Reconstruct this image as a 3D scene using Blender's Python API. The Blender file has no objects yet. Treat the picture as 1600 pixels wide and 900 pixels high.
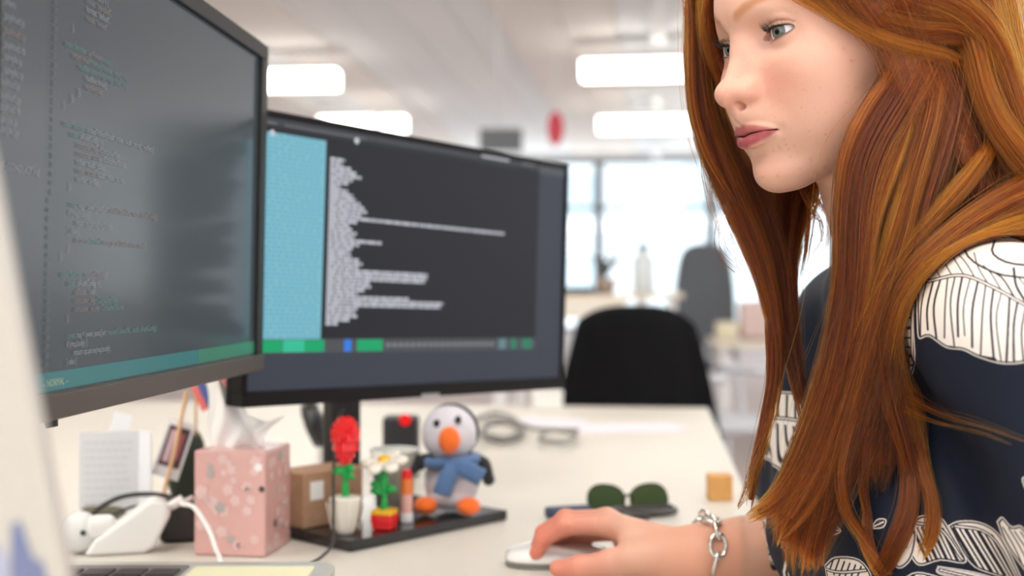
import bpy, bmesh, math, random
import numpy as np
from mathutils import Vector, Matrix
random.seed(7); RNG = np.random.default_rng(11)
SC = bpy.context.scene; COL = SC.collection
FPX = 1900.0; DESK = 0.74; CZ = DESK + 0.275
PI = math.pi

def P(px, py, d):            # point of the place seen at that direction, d metres in front of the lens
    return Vector(((px-800)/FPX*d, d, CZ-(py-450)/FPX*d))
def D(px, py, z=DESK):       # point on a horizontal surface at height z
    d = (CZ-z)*FPX/(py-450)
    return Vector(((px-800)/FPX*d, d, z))

# ---------- materials ----------
MATS = {}
def mat(name, col=(.8,.8,.8), rough=.5, metal=0.0, spec=.5, emit=None, estr=1.0, alpha=None, trans=0.0, coat=0.0, sheen=0.0, bump=None, noise=None):
    if name in MATS: return MATS[name]
    m = bpy.data.materials.new(name); m.use_nodes = True
    nt = m.node_tree; b = nt.nodes['Principled BSDF']
    b.inputs['Base Color'].default_value = (*col, 1)
    b.inputs['Roughness'].default_value = rough
    b.inputs['Metallic'].default_value = metal
    b.inputs['Specular IOR Level'].default_value = spec
    b.inputs['Transmission Weight'].default_value = trans
    b.inputs['Coat Weight'].default_value = coat
    b.inputs['Sheen Weight'].default_value = sheen
    if emit:
        b.inputs['Emission Color'].default_value = (*emit, 1)
        b.inputs['Emission Strength'].default_value = estr
    if noise:   # (scale, colour2, lo, hi)
        n = nt.nodes.new('ShaderNodeTexNoise'); n.inputs['Scale'].default_value = noise[0]; n.inputs['Detail'].default_value = 3
        tc = nt.nodes.new('ShaderNodeTexCoord'); nt.links.new(tc.outputs['Object'], n.inputs['Vector'])
        r = nt.nodes.new('ShaderNodeValToRGB')
        r.color_ramp.elements[0].position = noise[2]; r.color_ramp.elements[1].position = noise[3]
        r.color_ramp.elements[0].color = (*col, 1); r.color_ramp.elements[1].color = (*noise[1], 1)
        nt.links.new(n.outputs['Fac'], r.inputs['Fac']); nt.links.new(r.outputs['Color'], b.inputs['Base Color'])
    if bump:    # (scale, strength, distance)
        n = nt.nodes.new('ShaderNodeTexNoise'); n.inputs['Scale'].default_value = bump[0]; n.inputs['Detail'].default_value = 4
        tc = nt.nodes.new('ShaderNodeTexCoord'); nt.links.new(tc.outputs['Object'], n.inputs['Vector'])
        bp = nt.nodes.new('ShaderNodeBump'); bp.inputs['Strength'].default_value = bump[1]; bp.inputs['Distance'].default_value = bump[2]
        nt.links.new(n.outputs['Fac'], bp.inputs['Height']); nt.links.new(bp.outputs['Normal'], b.inputs['Normal'])
    MATS[name] = m
    return m
def emat(name, col, s):
    return mat(name, (0,0,0), .5, emit=col, estr=s, spec=0)
def vcol_mat(name, attr='Col', rough=.6, **k):
    m = mat(name, rough=rough, **k); nt = m.node_tree
    a = nt.nodes.new('ShaderNodeAttribute'); a.attribute_name = attr
    nt.links.new(a.outputs['Color'], nt.nodes['Principled BSDF'].inputs['Base Color'])
    return m

# ---------- objects ----------
def tag(o, label=None, cat=None, group=None, kind=None):
    if label: o['label'] = label
    if cat: o['category'] = cat
    if group: o['group'] = group
    if kind: o['kind'] = kind
    return o
def empty(name, loc=(0,0,0), label=None, cat=None, group=None, rz=0):
    o = bpy.data.objects.new(name, None); COL.objects.link(o)
    o.location = loc; o.rotation_euler = (0,0,rz); o.empty_display_size = .02
    return tag(o, label, cat, group)
def link(name, me, parent=None):
    o = bpy.data.objects.new(name, me); COL.objects.link(o)
    if parent is not None: o.parent = parent
    return o
def nmesh(name, V, F, m=None, parent=None, smooth=True, cols=None, attrs=None):
    """mesh from numpy arrays; F is an (n,3) or (n,4) int array"""
    V = np.asarray(V, dtype=np.float32); F = np.asarray(F, dtype=np.int32)
    me = bpy.data.meshes.new(name); k = F.shape[1]
    me.vertices.add(len(V)); me.vertices.foreach_set('co', V.ravel())
    me.loops.add(F.size); me.loops.foreach_set('vertex_index', F.ravel())
    me.polygons.add(len(F)); me.polygons.foreach_set('loop_start', np.arange(0, F.size, k, dtype=np.int32))
    me.polygons.foreach_set('use_smooth', np.full(len(F), smooth, dtype=bool))
    me.update(calc_edges=True)
    if cols is not None:
        a = me.color_attributes.new('Col', 'FLOAT_COLOR', 'POINT')
        c = np.ones((len(V), 4), dtype=np.float32); c[:, :3] = cols; a.data.foreach_set('color', c.ravel())
    for kx, v in (attrs or {}).items():
        a = me.attributes.new(kx, 'FLOAT', 'POINT'); a.data.foreach_set('value', np.asarray(v, dtype=np.float32))
    if m: me.materials.append(m)
    return link(name, me, parent)
def bmobj(name, bm, m=None, parent=None, smooth=False, bevel=0, seg=2, mats=None, sub=0):
    bm.normal_update()
    me = bpy.data.meshes.new(name); bm.to_mesh(me); bm.free()
    for mm in (mats or ([m] if m else [])): me.materials.append(mm)
    if smooth:
        me.polygons.foreach_set('use_smooth', [True]*len(me.polygons))
    o = link(name, me, parent)
    if bevel:
        b = o.modifiers.new('b', 'BEVEL'); b.width = bevel; b.segments = seg; b.limit_method = 'ANGLE'; b.angle_limit = .6
        b.harden_normals = False
    if sub:
        s = o.modifiers.new('s', 'SUBSURF'); s.levels = sub; s.render_levels = sub
    return o
def frame(origin, ex, ey, ez=None):
    ex = Vector(ex).normalized(); ey = Vector(ey); ez = ex.cross(ey).normalized() if ez is None else Vector(ez).normalized()
    ey = ez.cross(ex).normalized()
    return Matrix(((ex.x,ey.x,ez.x,origin[0]),(ex.y,ey.y,ez.y,origin[1]),(ex.z,ey.z,ez.z,origin[2]),(0,0,0,1)))
def box(bm, lo, hi, M=None, mi=0):
    c = [(lo[i]+hi[i])/2 for i in range(3)]; s = [abs(hi[i]-lo[i]) for i in range(3)]
    r = bmesh.ops.create_cube(bm, size=1, matrix=Matrix.Translation(c) @ Matrix.Diagonal((*s, 1)))
    if M is not None: bmesh.ops.transform(bm, matrix=M, verts=r['verts'])
    for f in {f for v in r['verts'] for f in v.link_faces}: f.material_index = mi
    return r['verts']
def ball(bm, c, r, seg=24, M=None, mi=0):
    rr = (r,r,r) if not hasattr(r, '__len__') else r
    res = bmesh.ops.create_uvsphere(bm, u_segments=seg, v_segments=seg//2+2, radius=1)
    T = Matrix.Translation(c) @ Matrix.Diagonal((*rr, 1))
    if M is not None: T = M @ T
    bmesh.ops.transform(bm, matrix=T, verts=res['verts'])
    for f in {f for v in res['verts'] for f in v.link_faces}: f.material_index = mi
    return res['verts']
def lathe(bm, prof, c=(0,0,0), seg=32, M=None, mi=0, cap=True):
    """prof: list of (r, z)"""
    rings = []
    for r, z in prof:
        rings.append([bm.verts.new((c[0]+r*math.cos(2*PI*i/seg), c[1]+r*math.sin(2*PI*i/seg), c[2]+z)) for i in range(seg)])
    fs = []
    for a, b in zip(rings, rings[1:]):
        for i in range(seg):
            fs.append(bm.faces.new((a[i], a[(i+1)%seg], b[(i+1)%seg], b[i])))
    if cap:
        fs.append(bm.faces.new(rings[0][::-1])); fs.append(bm.faces.new(rings[-1]))
    for f in fs: f.material_index = mi
    vs = [v for r in rings for v in r]
    if M is not None: bmesh.ops.transform(bm, matrix=M, verts=vs)
    return vs
def prism(bm, pts, z0, z1, M=None, mi=0):
    a = [bm.verts.new((x, y, z0)) for x, y in pts]; b = [bm.verts.new((x, y, z1)) for x, y in pts]
    n = len(pts); fs = [bm.faces.new(a[::-1]), bm.faces.new(b)]
    for i in range(n): fs.append(bm.faces.new((a[i], a[(i+1)%n], b[(i+1)%n], b[i])))
    for f in fs: f.material_index = mi
    if M is not None: bmesh.ops.transform(bm, matrix=M, verts=a+b)
    return a+b
def catmull(pts, n):
    pts = np.asarray(pts, float); k = len(pts)
    if k == 2: return pts[0]+(pts[1]-pts[0])*np.linspace(0,1,n)[:,None]
    t = np.linspace(0, k-1, n); i = np.clip(t.astype(int), 0, k-2); u = (t-i)[:,None]
    g = lambda j: pts[np.clip(j, 0, k-1)]
    p0,p1,p2,p3 = g(i-1),g(i),g(i+1),g(i+2)
    p0 = np.where((i-1<0)[:,None], 2*p1-p2, p0); p3 = np.where((i+2>k-1)[:,None], 2*p2-p1, p3)
    return .5*(2*p1+(p2-p0)*u+(2*p0-5*p1+4*p2-p3)*u*u+(3*p1-p0-3*p2+p3)*u**3)
def sweep(bm, pts, rad, seg=8, n=None, mi=0, flat=1.0, M=None):
    """tube along a smooth path; rad number or list"""
    n = n or max(8, len(pts)*8)
    C = catmull(pts, n)
    R = np.full(n, rad) if not hasattr(rad, '__len__') else np.interp(np.linspace(0,1,n), np.linspace(0,1,len(rad)), rad)
    T = np.gradient(C, axis=0); T /= np.linalg.norm(T, axis=1, keepdims=True)+1e-12
    up = np.array([0,0,1.]) if abs(T[0,2]) < .9 else np.array([1.,0,0])
    rings = []; N = None
    for j in range(n):
        a = up if N is None else N
        N = a - T[j]*np.dot(a, T[j]); N /= np.linalg.norm(N)+1e-12
        B = np.cross(T[j], N)
        rings.append([bm.verts.new(C[j]+R[j]*(math.cos(2*PI*i/seg)*N*flat+math.sin(2*PI*i/seg)*B)) for i in range(seg)])
    fs = []
    for a, b in zip(rings, rings[1:]):
        for i in range(seg): fs.append(bm.faces.new((a[i], a[(i+1)%seg], b[(i+1)%seg], b[i])))
    fs.append(bm.faces.new(rings[0][::-1])); fs.append(bm.faces.new(rings[-1]))
    for f in fs: f.material_index = mi; f.smooth = True
    if M is not None: bmesh.ops.transform(bm, matrix=M, verts=[v for r in rings for v in r])
def cable(name, pts, r, m, parent=None, n=None):
    bm = bmesh.new(); sweep(bm, pts, r, 8, n); return bmobj(name, bm, m, parent, smooth=True)
def text(name, body, m, M, size, parent=None, align='LEFT', extrude=0, sx=1.0):
    c = bpy.data.curves.new(name, 'FONT'); c.body = body; c.size = size; c.align_x = align; c.extrude = extrude
    c.resolution_u = 2; c.materials.append(m)
    o = bpy.data.objects.new(name, c); COL.objects.link(o)
    if parent is not None: o.parent = parent
    o.matrix_world = M @ Matrix.Diagonal((sx,1,1,1))
    return o

# ---------- signed distance fields ----------
def smin(a, b, k):
    h = np.maximum(k-np.abs(a-b), 0)/k
    return np.minimum(a, b)-h*h*k*.25
def smax(a, b, k): return -smin(-a, -b, k)
def ell(p, c, r):
    x = [(p[i]-c[i])/r[i] for i in range(3)]
    k0 = np.sqrt(x[0]**2+x[1]**2+x[2]**2)
    k1 = np.sqrt((x[0]/r[0])**2+(x[1]/r[1])**2+(x[2]/r[2])**2)+1e-9
    return k0*(k0-1)/k1
def sph(p, c, r): return np.sqrt(sum((p[i]-c[i])**2 for i in range(3)))-r
def cap(p, a, b, ra, rb=None):
    rb = ra if rb is None else rb
    ab = [b[i]-a[i] for i in range(3)]; L = sum(x*x for x in ab)
    t = np.clip(sum((p[i]-a[i])*ab[i] for i in range(3))/L, 0, 1)
    return np.sqrt(sum((p[i]-a[i]-t*ab[i])**2 for i in range(3)))-(ra+(rb-ra)*t)
def chain(p, pts, rs, k=None):
    d = None
    for i in range(len(pts)-1):
        e = cap(p, pts[i], pts[i+1], rs[i], rs[i+1])
        d = e if d is None else (np.minimum(d, e) if not k else smin(d, e, k))
    return d
def surface_nets(fn, axes):
    """mesh the zero set of fn sampled on a tensor grid with (possibly uneven) axes"""
    X, Y, Z = [np.asarray(a, dtype=np.float32) for a in axes]
    S = np.empty((len(X), len(Y), len(Z)), dtype=np.float32)
    step = max(1, int(1.5e6/(len(Y)*len(Z))))
    for i in range(0, len(X), step):
        g = np.meshgrid(X[i:i+step], Y, Z, indexing='ij'); S[i:i+step] = fn(g)
    ins = S < 0
    n = ins[:-1,:-1,:-1].astype(np.int8)
    for dx in (0,1):
        for dy in (0,1):
            for dz in (0,1):
                if dx|dy|dz: n = n+ins[dx:len(X)-1+dx, dy:len(Y)-1+dy, dz:len(Z)-1+dz]
    act = (n > 0) & (n < 8); idx = np.argwhere(act); num = np.full(act.shape, -1, dtype=np.int32)
    num[act] = np.arange(len(idx), dtype=np.int32)
    i, j, k = idx.T
    acc = np.zeros((len(idx), 3), dtype=np.float64); cnt = np.zeros(len(idx))
    cs = [(a, b, c) for a in (0,1) for b in (0,1) for c in (0,1)]
    for a in cs:
        for ax in range(3):
            if a[ax]: continue
            b = list(a); b[ax] = 1
            sa = S[i+a[0], j+a[1], k+a[2]]; sb = S[i+b[0], j+b[1], k+b[2]]
            m = (sa < 0) != (sb < 0)
            t = np.where(m, sa/np.where(m, sa-sb, 1), 0)
            pa = np.stack([X[i+a[0]], Y[j+a[1]], Z[k+a[2]]], 1); pb = np.stack([X[i+b[0]], Y[j+b[1]], Z[k+b[2]]], 1)
            acc[m] += (pa+(pb-pa)*t[:, None])[m]; cnt[m] += 1
    V = acc/np.maximum(cnt, 1)[:, None]
    F = []
    sl = slice(1, -1)
    for ax in range(3):
        a = [slice(0, -1)]*3; b = [slice(0, -1)]*3
        o1, o2 = [q for q in range(3) if q != ax]
        A = [sl]*3; B = [sl]*3; A[ax] = slice(0, -1); B[ax] = slice(1, None)
        m = ins[tuple(A)] != ins[tuple(B)]; e = np.argwhere(m)
        if not len(e): continue
        flip = ins[tuple(A)][m]
        e = e.copy(); e[:, o1] += 1; e[:, o2] += 1
        q = []
        for d1, d2 in ((0,0),(1,0),(1,1),(0,1)):
            c = e.copy(); c[:, o1] -= d1; c[:, o2] -= d2
            q.append(num[c[:,0], c[:,1], c[:,2]])
        q = np.stack(q, 1)
        fl = flip if ax != 1 else ~flip
        q[~fl] = q[~fl][:, ::-1]
        F.append(q)
    F = np.concatenate(F); F = F[(F >= 0).all(1)]
    return V, F
def newton(fn, V, it=2, h=.2):
    for _ in range(it):
        d = fn([V[:,0], V[:,1], V[:,2]]); G = []
        for a in range(3):
            W = V.copy(); W[:, a] += h; G.append((fn([W[:,0], W[:,1], W[:,2]])-d)/h)
        G = np.stack(G, 1); V = V-np.clip(d/np.maximum((G**2).sum(1), .2), -2*h, 2*h)[:, None]*G
    return V
def axis(*segs):
    """segs: (start, stop, step) joined"""
    o = []
    for a, b, s in segs: o += list(np.arange(a, b-1e-6, s))
    return np.array(sorted(set(np.round(o, 4))))
def vnoise(p, scale, seed=0):
    """cheap smooth noise from summed rotated sines, about -1..1"""
    r = np.random.default_rng(seed); v = 0
    for _ in range(6):
        k = r.normal(size=3); k /= np.linalg.norm(k); k *= scale*r.uniform(.6, 1.6)
        v = v+np.sin(p[0]*k[0]+p[1]*k[1]+p[2]*k[2]+r.uniform(0, 6.28))
    return v/3
# ---------- camera ----------
cd = bpy.data.cameras.new('camera'); cam = bpy.data.objects.new('camera', cd); COL.objects.link(cam)
cam.location = (0,0,CZ); cam.rotation_euler = (PI/2,0,0); cd.sensor_width = 36; cd.lens = FPX*36/1600; cd.clip_start = .02; cd.clip_end = 300
cd.dof.use_dof = True; cd.dof.focus_distance = .885; cd.dof.aperture_fstop = 3.9; cd.dof.aperture_blades = 9
SC.camera = cam
vs = SC.view_settings; vs.view_transform = 'Standard'; vs.look = 'None'; vs.gamma = 1; vs.use_curve_mapping = False; vs.exposure = 0.0
SC.cycles.max_bounces = 8; SC.cycles.diffuse_bounces = 4; SC.cycles.glossy_bounces = 4; SC.cycles.transmission_bounces = 6; SC.cycles.transparent_max_bounces = 12
SC.cycles.sample_clamp_indirect = 6; SC.cycles.caustics_reflective = False; SC.cycles.caustics_refractive = False
# ---------- daylight ----------
w = bpy.data.worlds.new('daylight_and_fill'); SC.world = w; w.use_nodes = True; nt = w.node_tree
bg = nt.nodes['Background']; bg.inputs[1].default_value = 1.65
tc = nt.nodes.new('ShaderNodeTexCoord'); sx = nt.nodes.new('ShaderNodeSeparateXYZ'); rp = nt.nodes.new('ShaderNodeValToRGB')
nt.links.new(tc.outputs['Generated'], sx.inputs[0]); mr = nt.nodes.new('ShaderNodeMapRange')
mr.inputs[1].default_value = -1; mr.inputs[2].default_value = 1; nt.links.new(sx.outputs['Z'], mr.inputs[0]); nt.links.new(mr.outputs[0], rp.inputs[0])
rp.color_ramp.elements[0].color = (3.1,3.05,3.0,1); rp.color_ramp.elements[1].color = (.9,.97,1.08,1)  # lower half is added fill, brighter than the sky, to lift the ceiling
e = rp.color_ramp.elements.new(.5); e.color = (1.05,1.07,1.1,1)
nt.links.new(rp.outputs[0], bg.inputs[0])

# room axes follow the desk: depth direction runs towards px 1021
DY = Vector((221/FPX, 1, 0)).normalized(); DX = Vector((DY.y, -DY.x, 0)); RZ = -math.atan2(DY.x, DY.y)
ROOM = Matrix.Rotation(RZ, 4, 'Z')
def rm(x, y, z=0): return ROOM @ Vector((x, y, z))
def rbox(name, lo, hi, m, parent=None, kind=None, bevel=0, **k):
    bm = bmesh.new(); box(bm, lo, hi); o = bmobj(name, bm, m, parent, bevel=bevel)
    o.matrix_world = ROOM.copy(); return tag(o, kind=kind, **k)
CEIL = 3.12; FAR = 19.0
def floor_mat():
    m = mat('carpet', (.74,.65,.62), .9, noise=(60,(.66,.57,.55),.35,.65)); return m
rbox('floor', (-8,-4,-.1), (8,FAR,0), floor_mat(), kind='structure')
white = mat('ceiling_white', (.95,.95,.95), .8)
# ceiling: broad metal panels, pale grey with beige bulkheads running down the room
bm = bmesh.new(); m_be = mat('ceiling_beige', (.92,.86,.81), .7); m_gr = mat('ceiling_grey', (.90,.91,.92), .7)
xs = [-8,-4.6,-3.9,-3.3,-2.75,-2.35,-1.95,-1.55,-1.2,-.72,-.30,.1,.9,1.7,2.6,4,8]; ty = [0,1,0,1,0,2,0,2,1,1,2,0,2,0,2,0]
for a, b, t in zip(xs, xs[1:], ty): box(bm, (a+.004,-4,CEIL+(.0 if t != 1 else -.02)), (b-.004,FAR,CEIL+.12), mi=t)
box(bm, (-8,-4,CEIL+.1), (8,FAR,CEIL+.2))
o = bmobj('ceiling', bm, mats=[white, m_be, m_gr]); o.matrix_world = ROOM.copy(); tag(o, kind='structure')
rbox('trim_1', (-.02,-2,CEIL-.11), (.10,FAR-.1,CEIL-.055), mat('trim_white', (.9,.9,.9), .5), kind='structure')
wallm = mat('wall_paint', (.82,.76,.70), .8)
rbox('wall_left', (-8.2,-4,0), (-8,FAR,CEIL+.2), wallm, kind='structure')
# window wall on her side of the room
bm = bmesh.new(); box(bm, (8,-4,0), (8.2,FAR,.8)); box(bm, (8,-4,2.85), (8.2,FAR,CEIL+.2))
for k in range(7): box(bm, (8,-4+3.8*k-.15,.8), (8.2,-4+3.8*k+.15,2.85))
o = bmobj('wall_right', bm, wallm); o.matrix_world = ROOM.copy(); tag(o, kind='structure')
# far wall: sill, head and piers round four wide windows
bm = bmesh.new(); _iv = ROOM.inverted(); _m = [(_iv @ P(px_, 450, 18.9)).x for px_ in (935,1110)]
wins = [(-7.2,-3.6),(-3.3,_m[0]-.005),(_m[0]+.005,_m[1]-.005),(_m[1]+.005,6.8)]
box(bm, (-8,FAR,0), (8,FAR+.2,.35)); box(bm, (-8,FAR,3.02), (8,FAR+.2,CEIL+.2))
ed = [-8]+[v for wn in wins for v in wn]+[8]
for a, b in zip(ed[::2], ed[1::2]): box(bm, (a,FAR,.35), (b,FAR+.2,3.02))
o = bmobj('wall_back', bm, mat('wall_white', (.86,.87,.88), .7)); o.matrix_world = ROOM.copy(); tag(o, kind='structure')
m_fr = mat('window_frame_grey', (.16,.20,.22), .5)
glass = bpy.data.materials.new('glass'); glass.use_nodes = True; nt = glass.node_tree; nt.nodes.remove(nt.nodes['Principled BSDF'])
tr = nt.nodes.new('ShaderNodeBsdfTransparent'); gl = nt.nodes.new('ShaderNodeBsdfGlossy'); gl.inputs['Roughness'].default_value = .02
mx = nt.nodes.new('ShaderNodeMixShader'); mx.inputs[0].default_value = .06; tr.inputs[0].default_value = (.95,.98,.99,1)
nt.links.new(tr.outputs[0], mx.inputs[1]); nt.links.new(gl.outputs[0], mx.inputs[2]); nt.links.new(mx.outputs[0], nt.nodes['Material Output'].inputs[0])
for i, (a, b) in enumerate(wins):
    w_ = empty(f'window_{i+1}', (0,0,0)); w_.matrix_world = ROOM.copy(); tag(w_, kind='structure')
    bm = bmesh.new(); y0, y1 = FAR+.02, FAR+.12
    for q in (a, b-.07): box(bm, (q,y0,.35), (q+.07,y1,3.02))
    for z in (.35, 2.24, 2.96): box(bm, (a,y0,z), (b,y1,z+.06))
    n = max(1, round((b-a)/2.6))
    for k in range(1, n): x = a+(b-a)*k/n; box(bm, (x-.045,y0,.35), (x+.045,y1,3.02))
    o = bmobj('window_frame', bm, m_fr, w_)
    bm = bmesh.new(); box(bm, (a+.03,FAR+.06,.38), (b-.03,FAR+.07,3.0)); bmobj('pane', bm, glass, w_)
# buildings across the street
def building(x0, x1, y, h, col, label, win=(.60,.70,.76)):
    r = empty('street_building', rm((x0+x1)/2, y), label, 'building')
    bm = bmesh.new(); box(bm, (x0,y,-6), (x1,y+8,h)); o = bmobj('wall', bm, mat('facade_'+label[:9], col, .8)); o.matrix_world = ROOM.copy()
    o.parent = r; o.matrix_parent_inverse = r.matrix_world.inverted() if False else Matrix.Translation(-r.location)
    bm = bmesh.new(); z = .4
    while z < h-1.6:
        x = x0+.8
        while x < x1-1.6: box(bm, (x,y-.06,z), (x+1.3,y+.02,z+1.7)); x += 2.4
        z += 3
    o = bmobj('window', bm, mat('far_glass', win, .2)); o.matrix_world = ROOM.copy(); o.parent = r; o.matrix_parent_inverse = Matrix.Translation(-r.location)
    o['kind'] = 'stuff'
building(-9,-1.6,44,7.5,(.90,.92,.95),'pale grey office block across the street, seen through the windows left of the black chair')
building(.2,5.4,40,5.2,(.82,.90,.95),'blue-grey office block across the street, seen above the black chair')
building(7,16,46,9,(.92,.88,.87),'pinkish office block across the street, seen behind the long red hair')

# ---------- suspended linear lamps ----------
lampw = emat('lamp_diffuser', (1,.96,.88), 8.0); lampn = emat('lamp_diffuser_added', (1,.96,.89), 14.5)
lampb = mat('lamp_body', (.85,.85,.85), .4)
def luminaire(x0, x1, y, label, group=None, z0=2.77, z1=2.95):
    c = rm((x0+x1)/2, y, z0)
    r = empty('ceiling_lamp', c, label, 'lamp', group, rz=RZ); L = (x1-x0)/2
    bm = bmesh.new(); box(bm, (-L,-.10,0), (L,.10,z1-z0-.03)); bmobj('diffuser', bm, lampn if y < 5 else lampw, r, bevel=.01)
    bm = bmesh.new(); box(bm, (-L-.01,-.11,z1-z0-.03), (L+.01,.11,z1-z0)); bmobj('housing', bm, lampb, r)
    for s in (-.8,.8):
        bm = bmesh.new(); sweep(bm, [(L*s,0,z1-z0),(L*s,0,CEIL-z0-.06)], .006, 6, 2); bmobj('suspension_rod', bm, lampb, r)
def at(px, d): return (ROOM.inverted() @ P(px, 450, d))
lum = [(330,530,10.75,'long white tube lamp hanging behind the corner of the large monitor'),
       (908,1130,10.2,'long white tube lamp hanging left of her forehead, higher of the two'),
       (935,1120,13.6,'long white tube lamp hanging left of her forehead, lower of the two'),
       (500,585,13.6,'distant tube lamp above the second monitor, longer one of the close pair'),
       (597,634,13.6,'distant tube lamp above the second monitor, shorter one of the close pair')]
for a, b, d, lb in lum:
    A = at(a, d); B = at(b, d); luminaire(A.x, B.x, (A.y+B.y)/2, lb)
for x, y, lb in ((-1.9,.6,'added unseen tube lamp above the left end of the desk'),(.1,-.5,'added unseen tube lamp over the camera'),(-.65,.55,'added unseen tube lamp directly over the two monitors'),(1.3,3.4,'added unseen tube lamp over the aisle behind her'),(-1.8,4.6,'added unseen tube lamp over the far side of the desk row')):
    luminaire(x-.9, x+.9, y, lb)  # lamps added out of view to light the desk and her face
# red sign hanging from the ceiling
r = empty('hanging_sign', P(868,228,9.5), 'small red oval sign hanging from the ceiling beyond the second monitor', 'sign')
bm = bmesh.new(); n = 28
prism(bm, [(.062*math.cos(2*PI*i/n), .135*math.sin(2*PI*i/n)) for i in range(n)], -.012, .012, Matrix.Translation((0,0,.135)) @ Matrix.Rotation(PI/2,4,'X'))
bmobj('sign_panel', bm, mat('sign_red', (.80,.06,.10), .5), r)
bm = bmesh.new(); sweep(bm, [(0,0,.27),(0,0,CEIL-r.location.z+.02)], .006, 6, 2); bmobj('hanging_rod', bm, lampb, r)
# ceiling-hung display beyond the second monitor
r = empty('display_screen', P(778,236,8.0), 'dark grey flat screen hung high up, seen over the top edge of the second monitor', 'screen')
bm = bmesh.new(); box(bm, (-.12,-.02,0), (.16,.03,.145)); o = bmobj('screen_panel', bm, mat('far_screen', (.10,.11,.12), .4), r, bevel=.005)
bm = bmesh.new(); sweep(bm, [(0,.01,.14),(0,.01,CEIL-r.location.z+.02)], .005, 8, 2); bmobj('hanging_pole', bm, lampb, r)

# ---------- her desk (a long white bench) ----------
DE = ROOM.inverted() @ D(1105,637)            # far right corner
d_top = mat('desk_laminate', (.715,.68,.605), .38, spec=.35, noise=(3,(.70,.665,.585),.3,.7))
r = empty('office_desk', rm(DE.x-.8, .9), 'long white bench desk with the two monitors on it', 'desk', rz=RZ)
def dl(x, y): v = r.matrix_world.inverted() @ rm(x, y); return v.x, v.y
bpy.context.view_layer.update()
x1, ya = dl(DE.x, -.55); _, yb = dl(DE.x, DE.y)
bm = bmesh.new(); box(bm, (x1-1.75,ya,DESK-.026), (x1,yb,DESK)); bmobj('desk_top', bm, d_top, r, bevel=.002)
bm = bmesh.new(); box(bm, (x1,ya,DESK-.026), (x1+.0015,yb,DESK-.001)); bmobj('edge_band', bm, mat('edge_band', (.80,.84,.84), .4), r)
for x in (x1-1.6, x1-.12):
    for y in (ya+.1, yb-.1):
        bm = bmesh.new(); box(bm, (x-.025,y-.025,0), (x+.025,y+.025,DESK-.026)); bmobj('leg', bm, mat('leg_white', (.8,.8,.8), .4), r, bevel=.004)
# low cream screen on the far long side of the desk
r2 = empty('desk_divider', rm(DE.x-1.78, 1.2), 'cream fabric divider standing along the far side of the desk behind the large monitor', 'divider', rz=RZ)
bm = bmesh.new(); box(bm, (-.035,-1.7,0), (-.005,1.55,1.16)); bmobj('panel', bm, mat('divider_fabric', (.66,.57,.50), .9, bump=(400,.2,.001)), r2, bevel=.008)
bm = bmesh.new()
bm.free()
for y in (-1.5,1.3):
    bm = bmesh.new(); box(bm, (-.06,y,0), (.0,y+.05,.02)); bmobj('foot', bm, mat('leg_white'), r2)

# ---------- office beyond ----------
def table(name, x0, x1, y0, y1, z, label, thick=.03, front=None):
    r = empty(name, rm((x0+x1)/2, (y0+y1)/2), label, 'desk', rz=RZ); cx, cy = (x0+x1)/2, (y0+y1)/2
    bm = bmesh.new(); box(bm, (x0-cx,y0-cy,z-thick), (x1-cx,y1-cy,z)); bmobj('desk_top', bm, mat('far_laminate', (.80,.73,.60), .45), r, bevel=.003)
    for x in (x0-cx+.06, x1-cx-.06):
        for y in (y0-cy+.06, y1-cy-.06):
            bm = bmesh.new(); box(bm, (x-.025,y-.025,0), (x+.025,y+.025,z-thick)); bmobj('leg', bm, mat('leg_white'), r)
    if front:
        bm = bmesh.new(); box(bm, (x0-cx,y0-cy-.005,z-front-thick), (x1-cx,y0-cy+.01,z-thick)); bmobj('front_panel', bm, mat('cream_panel', (.80,.76,.66), .6), r)
    return r
a = at(760,5.2); b = at(978,5.2)
table('standing_desk', a.x, b.x, 5.1, 6.0, .985, 'cream standing desk behind the black chair', front=.07)
a = at(985,6.6); b = at(1052,6.6)
table('side_table', a.x, b.x+.05, 6.4, 6.95, .99, 'small pale table beyond the standing desk')
a = at(1120,6.3)
table('white_table', a.x, a.x+1.6, 6.6, 7.5, .72, 'low pale table by the windows, seen between the black chair and her hair')

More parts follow.
